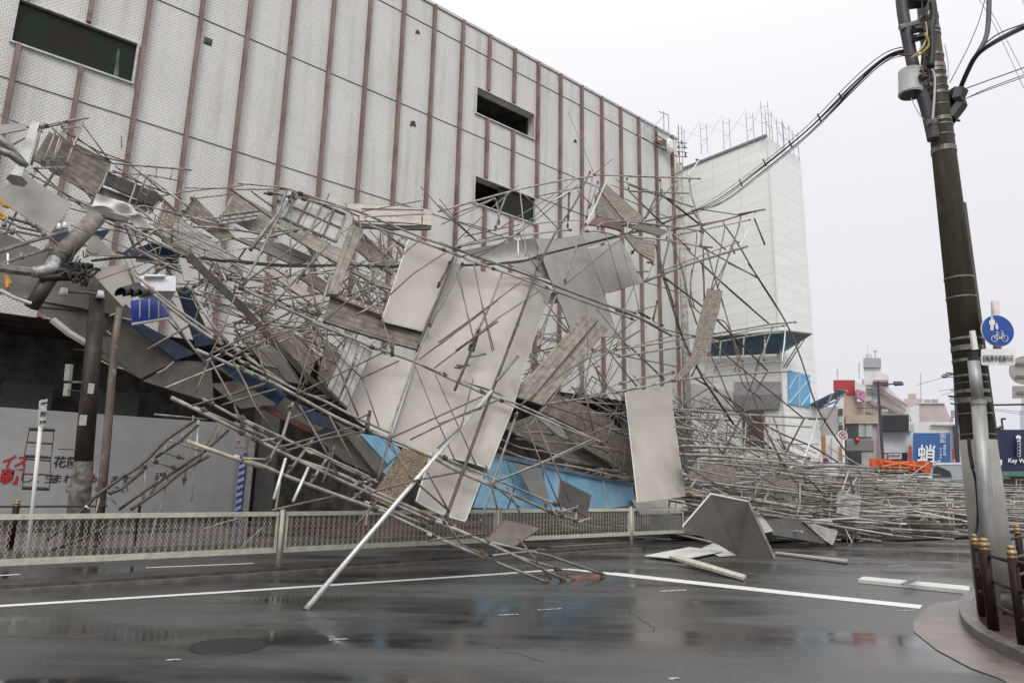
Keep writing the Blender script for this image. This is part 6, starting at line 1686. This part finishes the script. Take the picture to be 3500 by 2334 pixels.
# black wires running down the pole face
def hug(reg, pts, dd=-.3): return [atH(reg,x,y,DP+dd) for x, y in pts]
for q, r_, m_ in ((hug('N',[(1075,1300),(1085,1420),(1110,1568)]),.022,mBlack),(hug('O',[(905,0),(930,100),(945,300),(940,420),(920,560),(940,760),(955,900),(990,960),(1010,1050)]),.016,mBlack),
    (hug('M',[(750,20),(760,160),(740,260),(745,430),(735,600)]),.05,mBlack),(hug('M',[(745,620),(770,700),(765,900),(750,1080)]),.018,mScafFar),(hug('M',[(690,200),(700,330),(650,440),(560,520)],-.35),.014,mY),(hug('M',[(720,330),(700,420),(620,490),(440,490)],-.35),.012,mR),(hug('M',[(680,300),(720,400),(660,470),(600,510)],-.38),.014,mat('wire_yellow', (.4,.3,.05))),
    (hug('M',[(860,400),(890,560),(890,700)],-.2),.006,mScafFar),(hug('M',[(560,880),(620,1000),(680,1080)],-.2),.006,mScafFar)):
    b = MB(); b.tube(smoothpts(q,5), r_, 7); b.build('pole_cable', m_, up, smooth=True)
for k in range(14):
    x_, y_ = rnd.uniform(640,745), rnd.uniform(0,650); b = MB(); b.tube(smoothpts(hug('M',[(x_,y_),(x_+rnd.uniform(-20,30),y_+60),(x_+rnd.uniform(-30,30),y_+150)],-.27),4), .014, 5); b.build('pole_cable', rnd.choice([mBlack,mBlack,mR,mB]), up, smooth=True)
p_ = atH('M',610,10,DP-.2); b = MB(); b.tube([p_-R0*.1, p_+R0*.12], .13, 10, True, .1); b.build('black_housing', mBlack, up)
# side conduit leaning from the top
b = MB(); b.tube(smoothpts(hug('M',[(470,-60),(490,130),(540,400),(600,680),(690,950),(740,1150),(760,1250)],-.15),4), .085, 10); b.build('conduit', mat('conduit_dark', (.06,.055,.06), .5), up, smooth=True)
for q in (((460,250),(620,205)),((560,760),(740,760)),((700,1100),(780,1085))): b = MB(); b.tube(hug('M',q,-.2), .045, 6); b.build('bracket', mat('bracket_galv', (.28,.27,.25), .5, .3), up)
for q in (((580,270),(660,260)),((590,345),(670,330)),((640,700),(700,690))): b = MB(); b.tube(hug('M',q,-.3), .06, 7, True, .04); b.build('insulator_block', mBlack, up)
# closure on right and the steel conduit on right lower side
b = MB(); b.tube(hug('M',[(985,820),(960,900),(990,950),(900,1070)],-.05), .13, 7, True, .1); b.build('splice_box', mBlack, up)
b = MB(); b.tube(hug('M',[(920,1075),(995,1080)],0), .02, 5); b.build('bracket', mBand, up)
b = MB(); q = [atH('V',2207,468,DP+.12), atH('N',1208,700,DP+.12), atH('N',1272,1180,DP+.12), atH('O',1085,120,DP+.12)]; b.tube(q, .065, 10); b.build('side_conduit', mPoleR, up, smooth=True)
b = MB(); b.tube(hug('N',[(1300,1215),(1355,1210),(1362,1195)],0), .02, 5); b.build('hook', mD, up)
b = MB(); b.tube(hug('O',[(1075,130),(1110,130)],-.1), .05, 6); b.build('clip_box', mBlack, up)
b = MB(); b.tube(hug('O',[(1060,30),(1090,300),(1115,620)],-.1), .012, 5); b.build('pole_cable', mBlack, up)
mCyl = mat('transformer_grey', (.50,.50,.50), .45, 0, .05)
t_ = thing('cable_canister', 'grey cylindrical canister clamped to the left of the big utility pole', 'canister', tuple(atH('M',545,750,DP)))
a1, a2 = atH('M',553,640,DP-.1), atH('M',560,850,DP-.1); b = MB(); b.tube([a2,a1], .165, 24); b.build('drum', mCyl, t_, smooth=False)
b = MB(); b.tube([a2-Vector((0,0,.012)),a2-Vector((0,0,.001))], .145, 24); b.build('open_bottom', mD, t_); b = MB(); b.tube([a2+Vector((0,0,.02)),a2+Vector((0,0,.05))],   .172, 24); b.build('rim', mCyl, t_)
# sign post of the shared path sign
sp0 = gr('O',1115,1165,.12); DS = sp0.dot(Fh)
t_ = thing('sign_post', 'galvanized steel tube post standing right in front of the big utility pole', 'post', tuple(sp0))
mGalv = mat('galvanized_mottled', (.34,.35,.335), .45, .35, .2, 3, dirt=((.25,.27,.27), 1.5, .6), stretch=(2,2,.5))
sp0 = Vector((PB.x,PB.y,.12))-Fh*.40+R0*.06; DS = sp0.dot(Fh)
ztp = atH('N',1110,615,DS).z; zm = atH('N',1150,980,DS).z
def lean(y_, reg='N', x_=0): return atH(reg,x_,y_,DS)
pA, pM, pT = atH('O',1075,1165,DS), atH('N',1160,980,DS), atH('N',1118,612,DS)
pA.z = max(pA.z,.12)
b = MB(); b.tube([pA,pM], .084, 18); b.build('lower_tube', mGalv, t_, smooth=True); b = MB(); b.tube([pM+Vector((0,0,.002)),pT], .072, 18); b.build('upper_tube', mGalv, t_, smooth=True)
b = MB(); b.tube([pM-Vector((0,0,.03)),pM+Vector((0,0,.03))], .092, 18); b.build('collar', mGalv, t_); b = MB(); b.tube([pT, pT+Vector((-.005,0,  .12))], .058, 10); b.build('cap', mBlack, t_)
q = [atH('N',x,y,DS-.05) for x, y in ((1086,342),(1124,340),(1152,508),(1112,512))]; b = MB(); b.slab(q, .04); b.build('white_strip_plate', mWhite, t_)
# shared path sign
DSg = DP-.35
c_, r_, t_, dsk = disc_sign('round blue sign showing adult with child above a bicycle, beside the big utility pole','N',1332,340,149,DSg,0)
dsk('rim', r_, mWhite, 0); dsk('blue_face', r_*.965, mSB, .012)
f0 = c_-Fh*.02; X2 = lambda px, py: atH('N',px,py,DSg-.022)
mSy = mat('symbol_white', (.72,.73,.74), .5, 0, .05)
def sym(name, pts): vs = [X2(*p) for p in pts]; return meshobj(name, vs, [tuple(range(len(vs)))], mSy, t_)
sym('adult_body', [(1268,240),(1283,232),(1302,240),(1310,262),(1306,285),(1298,290),(1296,335),(1283,340),(1281,300),(1278,338),(1266,338),(1268,290),(1258,286),(1256,258)])
n_ = 16
sym('adult_head', [(1281+11*math.cos(2*math.pi*k/n_), 223+12*math.sin(2*math.pi*k/n_)) for k in range(n_)])
sym('child_body', [(1318,288),(1332,288),(1338,300),(1335,330),(1322,332),(1314,312),(1312,300)]); sym('child_head', [(1324+8*math.cos(2*math.pi*k/n_), 280+8*math.sin(2*math.pi*k/n_)) for k in range(n_)])
b = MB(); b.tube([X2(1304,272),X2(1316,296)], .006, 5); b.build('joined_arms', mSy, t_)
for cx_ in (1305,1397):
    b = MB(); b.tube([X2(cx_+27*math.cos(2*math.pi*k/24), 411+27*math.sin(2*math.pi*k/24)) for k in range(25)], .0042, 5, False); b.build('bicycle_wheel', mSy, t_)
for nm, q in (('bicycle_frame',[(1305,411),(1328,368),(1380,366),(1355,411),(1305,411)]),('bicycle_frame',[(1328,368),(1355,411)]),('bicycle_frame',[(1380,366),(1397,411),(1355,411)]),('bicycle_frame',[(1380,366),(1374,345),(1362,343)]),('bicycle_saddle',[(1318,355),(1338,353)])):
    b = MB(); b.tube([X2(*p) for p in q], .0055, 5); b.build(nm, mSy, t_)
DPst = DSg+.1; p1_ = atH('N',1308,80,DPst); p2_ = atH('N',1330,500,DPst); b = MB(); b.tube([p2_,p1_], .048, 12); b.build('upper_post', mat('post_pinkish_white', (.58,.52,.51), .5), t_, smooth=True)
t_ = thing('supplementary_plate', 'white plate with black Japanese lettering under the round blue path sign', 'sign', tuple(atH('N',1340,575,DSg)))
def rrect(x0,y0,x1,y1,r,n=5):
    out = []
    for cx_, cy_, a0 in ((x1-r,y0+r,-90),(x1-r,y1-r,0),(x0+r,y1-r,90),(x0+r,y0+r,180)):
        for k in range(n+1): a_ = math.radians(a0+90*k/n); out.append((cx_+r*math.cos(a_), cy_+r*math.sin(a_)))
    return out
def plate(nm, pts, Dh, m, parent, reg='N', th=.012):
    P = [atH(reg,x,y,Dh) for x, y in pts]; n_ = len(P); return meshobj(nm, P+[p+Fh*th for p in P], [tuple(range(n_)),tuple(range(n_,2*n_))[::-1]]+[(k,k+n_,(k+1)%n_+n_,(k+1)%n_) for k in range(n_)], m, parent)
po = plate('plate', rrect(1188,503,1489,648,18), DSg, mWhite, t_)
o_ = atH('N',1201,609,DSg-.02); wd_ = (atH('N',1478,606,DSg)-atH('N',1201,606,DSg)).length
text('自転車歩道通行可', mBlk, po, o_, R0, Vector((0,0,1)), wd_/8*1.0*1.9, bold=.0006, xs=1/1.9)
t_ = thing('round_sign_back', 'bare grey back of a round road sign at the right picture edge', 'road sign', tuple(atH('N',1560,690,DP+1)))
plate('plate_back', [(1568+130*math.cos(2*math.pi*k/40), 693+126*math.sin(2*math.pi*k/40)) for k in range(40)], DP+1, mat('sign_back_grey', (.40,.385,.36), .5, .2, .1), t_)
for y_ in (635,750): plate('clamp_bar', [(1500,y_-10),(1600,y_-10),(1600,y_+10),(1500,y_+10)], DP+.96, mS, t_)
t_ = thing('plate_back', 'small rectangular grey sign back under the round one at the right edge', 'road sign', tuple(atH('N',1540,890,DP+1)))
plate('plate_back', rrect(1468,832,1640,944,14), DP+1, mat('sign_back_grey', (1,1,1)), t_); plate('clamp_bar', [(1510,880),(1600,880),(1600,900),(1510,900)], DP+.96, mS, t_)
# corner bollards with curved rails
BZ = .118; BB = {}
for lab, x_, yb, yt, rp in (('brown gold-capped bollard left of the steel sign post',985,1080,478,26),('second brown gold-capped bollard, in front of the steel sign post',1062,1180,508,36),('brown gold-capped bollard behind the sign post to the right',1172,990,445,24),('near brown gold-capped bollard at the right picture edge with rails',1275,1290,562,32),('far brown gold-capped bollard cut by the right picture edge',1290,900,412,22)):
    pb = gr('O',x_+ (0),yb,BZ); Dh = pb.dot(Fh); tz = atH('O',x_-(yb-yt)*.06,yt,Dh).z; BB[lab[:6]] = pb; bollard(pb, tz-BZ, rp/REG['O'][2]/FP*Dh, lab)
    if 'left of' in lab: b1 = (pb, Dh)
    if 'second' in lab: b2 = (pb, Dh)
    if 'behind' in lab: b3 = (pb, Dh)
    if 'near' in lab: b4 = (pb, Dh)
    if 'far' in lab: b5 = (pb, Dh)
t_ = thing('curved_railing', 'curved brown rails joining the corner bollards in front of the big utility pole', 'railing', tuple(b2[0]))
mRail = mat('rail_brown', (.05,.03,.024), .45, 0, .15, spec=.25)
for q in ([(925,575),(985,620),(1080,650),(1240,690),(1330,705)],[(930,715),(990,785),(1120,850),(1250,895),(1330,905)],[(955,895),(1015,965),(1130,1030),(1260,1100),(1330,1130)]):
    Ds_ = [b1[1]-.05, b1[1]-.12, (b2[1]+b4[1])/2-.1, b4[1], b4[1]-.3]; b = MB(); b.tube(smoothpts([atH('O',x,y,D_) for (x,y), D_ in zip(q,Ds_)],5), .022, 8); b.build('rail', mRail, t_, smooth=True)
t_ = thing('rear_railing', 'straight brown rails joining the two rear corner bollards', 'railing', tuple(b3[0]))
for q in (((1170,520),(1265,498),(1330,490)),((1180,665),(1240,645),(1330,620)),((1195,800),(1250,775),(1330,745))):
    b = MB(); b.tube([atH('O',x,y,D_) for (x,y), D_ in zip(q,(b3[1],(b3[1]+b5[1])/2,b5[1]))], .02, 8); b.build('rail', mRail, t_, smooth=True)
# ------------------------------------------------------------------ cables from the big pole into the wreck
def cab(off, jit=3):
    ox, oy = off; P = []
    for x, y, D_ in ((2096,112,DP-.1),(2035,128,DP+.3),(1960,195,DP+2),(1850,302,DP+5),(1740,392,DP+8.5),(1650,458,DP+11.5)): P.append(atH('V',x+ox*1+rnd.uniform(-2.5,2.5),y+oy+rnd.uniform(-2.5,2.5),D_))
    return P
tail = [('I',455,850,'r',-.1),('I',260,925,'r',0),('G',1720,600,'r',.2),('G',1450,668,'f',.6),('G',1110,752,'f',.9),('G',790,835,'f',1.2),('G',540,893,'f',1.4),('E',1270,920,'m',-.5),('E',870,912,'m',-.4),('E',400,915,'m',-.3),('E',0,880,'m',0),('B',1700,1215,'m',.6),('B',1420,1185,'l',-.6),('B',1000,1185,'l',-.8),('B',700,1215,'l',-.8)]
for k, (ox, oy, r_) in enumerate(((0,0,.017),(4,6,.016),(-7,-5,.008),(2,11,.009),(0,3,.012),(-2,14,.006))):
    P = cab((ox,oy))+[on(r_g,ly,x+rnd.uniform(-3,3),y+(oy-4)*.9+rnd.uniform(-4,4),of) for r_g,x,y,ly,of in tail]
    wire(['upper thick black cable from the big pole down through the wreck','second thick black cable just under the upper one, down through the wreck','thin messenger wire above the black cables from the big pole','lowest thin cable of the bundle from the big pole through the wreck','middle cable of the bundle from the big pole through the wreck','finest wire hanging lowest under the cable bundle from the big pole'][k], P, r_, mBlack, name='overhead_cable', cat='cable', n=6)
for x, y in ((1930,222),(1880,268),(1755,372),(1700,418),(1815,330)):
    D_ = DP+3+(1930-x)/280*6.5; wire('black tie holding the cable bundle at its %s' % {1930:'highest point near the pole',1880:'second point below the pole',1755:'fourth point, half way down',1700:'lowest point before the tower',1815:'third point below the pole'}[x], [atH('V',x-3,y-6,D_),atH('V',x+4,y+10,D_)], .018, mBlack, name='cable_tie', cat='cable tie')
# wires on the right of the pole
wire('thick dark cable leaving the splice box up to the right edge', [atH('M',985,830,DP),atH('M',1060,650,DP-.3),atH('M',1150,490,DP-.6),atH('M',1300,380,DP-1),atH('M',1568,240,DP-2)], .035, mat('conduit_dark',(1,1,1)), name='overhead_cable', cat='cable')
wire('dark cable forking steeply upward from the splice box', [atH('M',1150,490,DP-.6),atH('M',1225,350,DP-.6),atH('M',1250,200,DP-.5),atH('M',1258,-60,DP-.4)], .035, mat('conduit_dark',(1,1,1)), name='overhead_cable', cat='cable')
wire('thin messenger wire above the thick cable at upper right', [atH('M',1210,400,DP-.6),atH('M',1350,300,DP-1),atH('M',1600,205,DP-2)], .010, mBlack)
for k, q in enumerate((((905,740),(985,590),(1080,400),(1170,180),(1225,-30)),((1030,800),(1250,720),(1600,595)),((1010,900),(1250,790),(1600,660)),((1015,895),(1260,800),(1600,680)),((1150,-30),(1320,260),(1600,860)),((1195,-30),(1360,260),(1640,800)),((1540,-20),(1600,90)))):
    D_ = DP if k < 4 else DP+20
    wire(['thin twisted wire rising from the pole strap to the top edge','upper single service wire running right from the splice box','middle service wire running right from the splice box','lowest service wire running right from the splice box','left one of two faint wires crossing steeply at the upper right','right one of two faint wires crossing steeply at the upper right','short faint wire in the top right corner'][k], [atH('M',x,y,D_+(0 if k > 3 else j*.2)) for j, (x,y) in enumerate(q)], (.007,.009,.007,.007,.016,.016,.02)[k], mScafFar if k > 3 else mBlack)
wire('thin slack wire hanging down the tiled facade to the ridge', [atY('V',1278,175,24.6),atY('V',1310,270,24.5),on('V','f',1362,395,.2)], .012, mLampD)
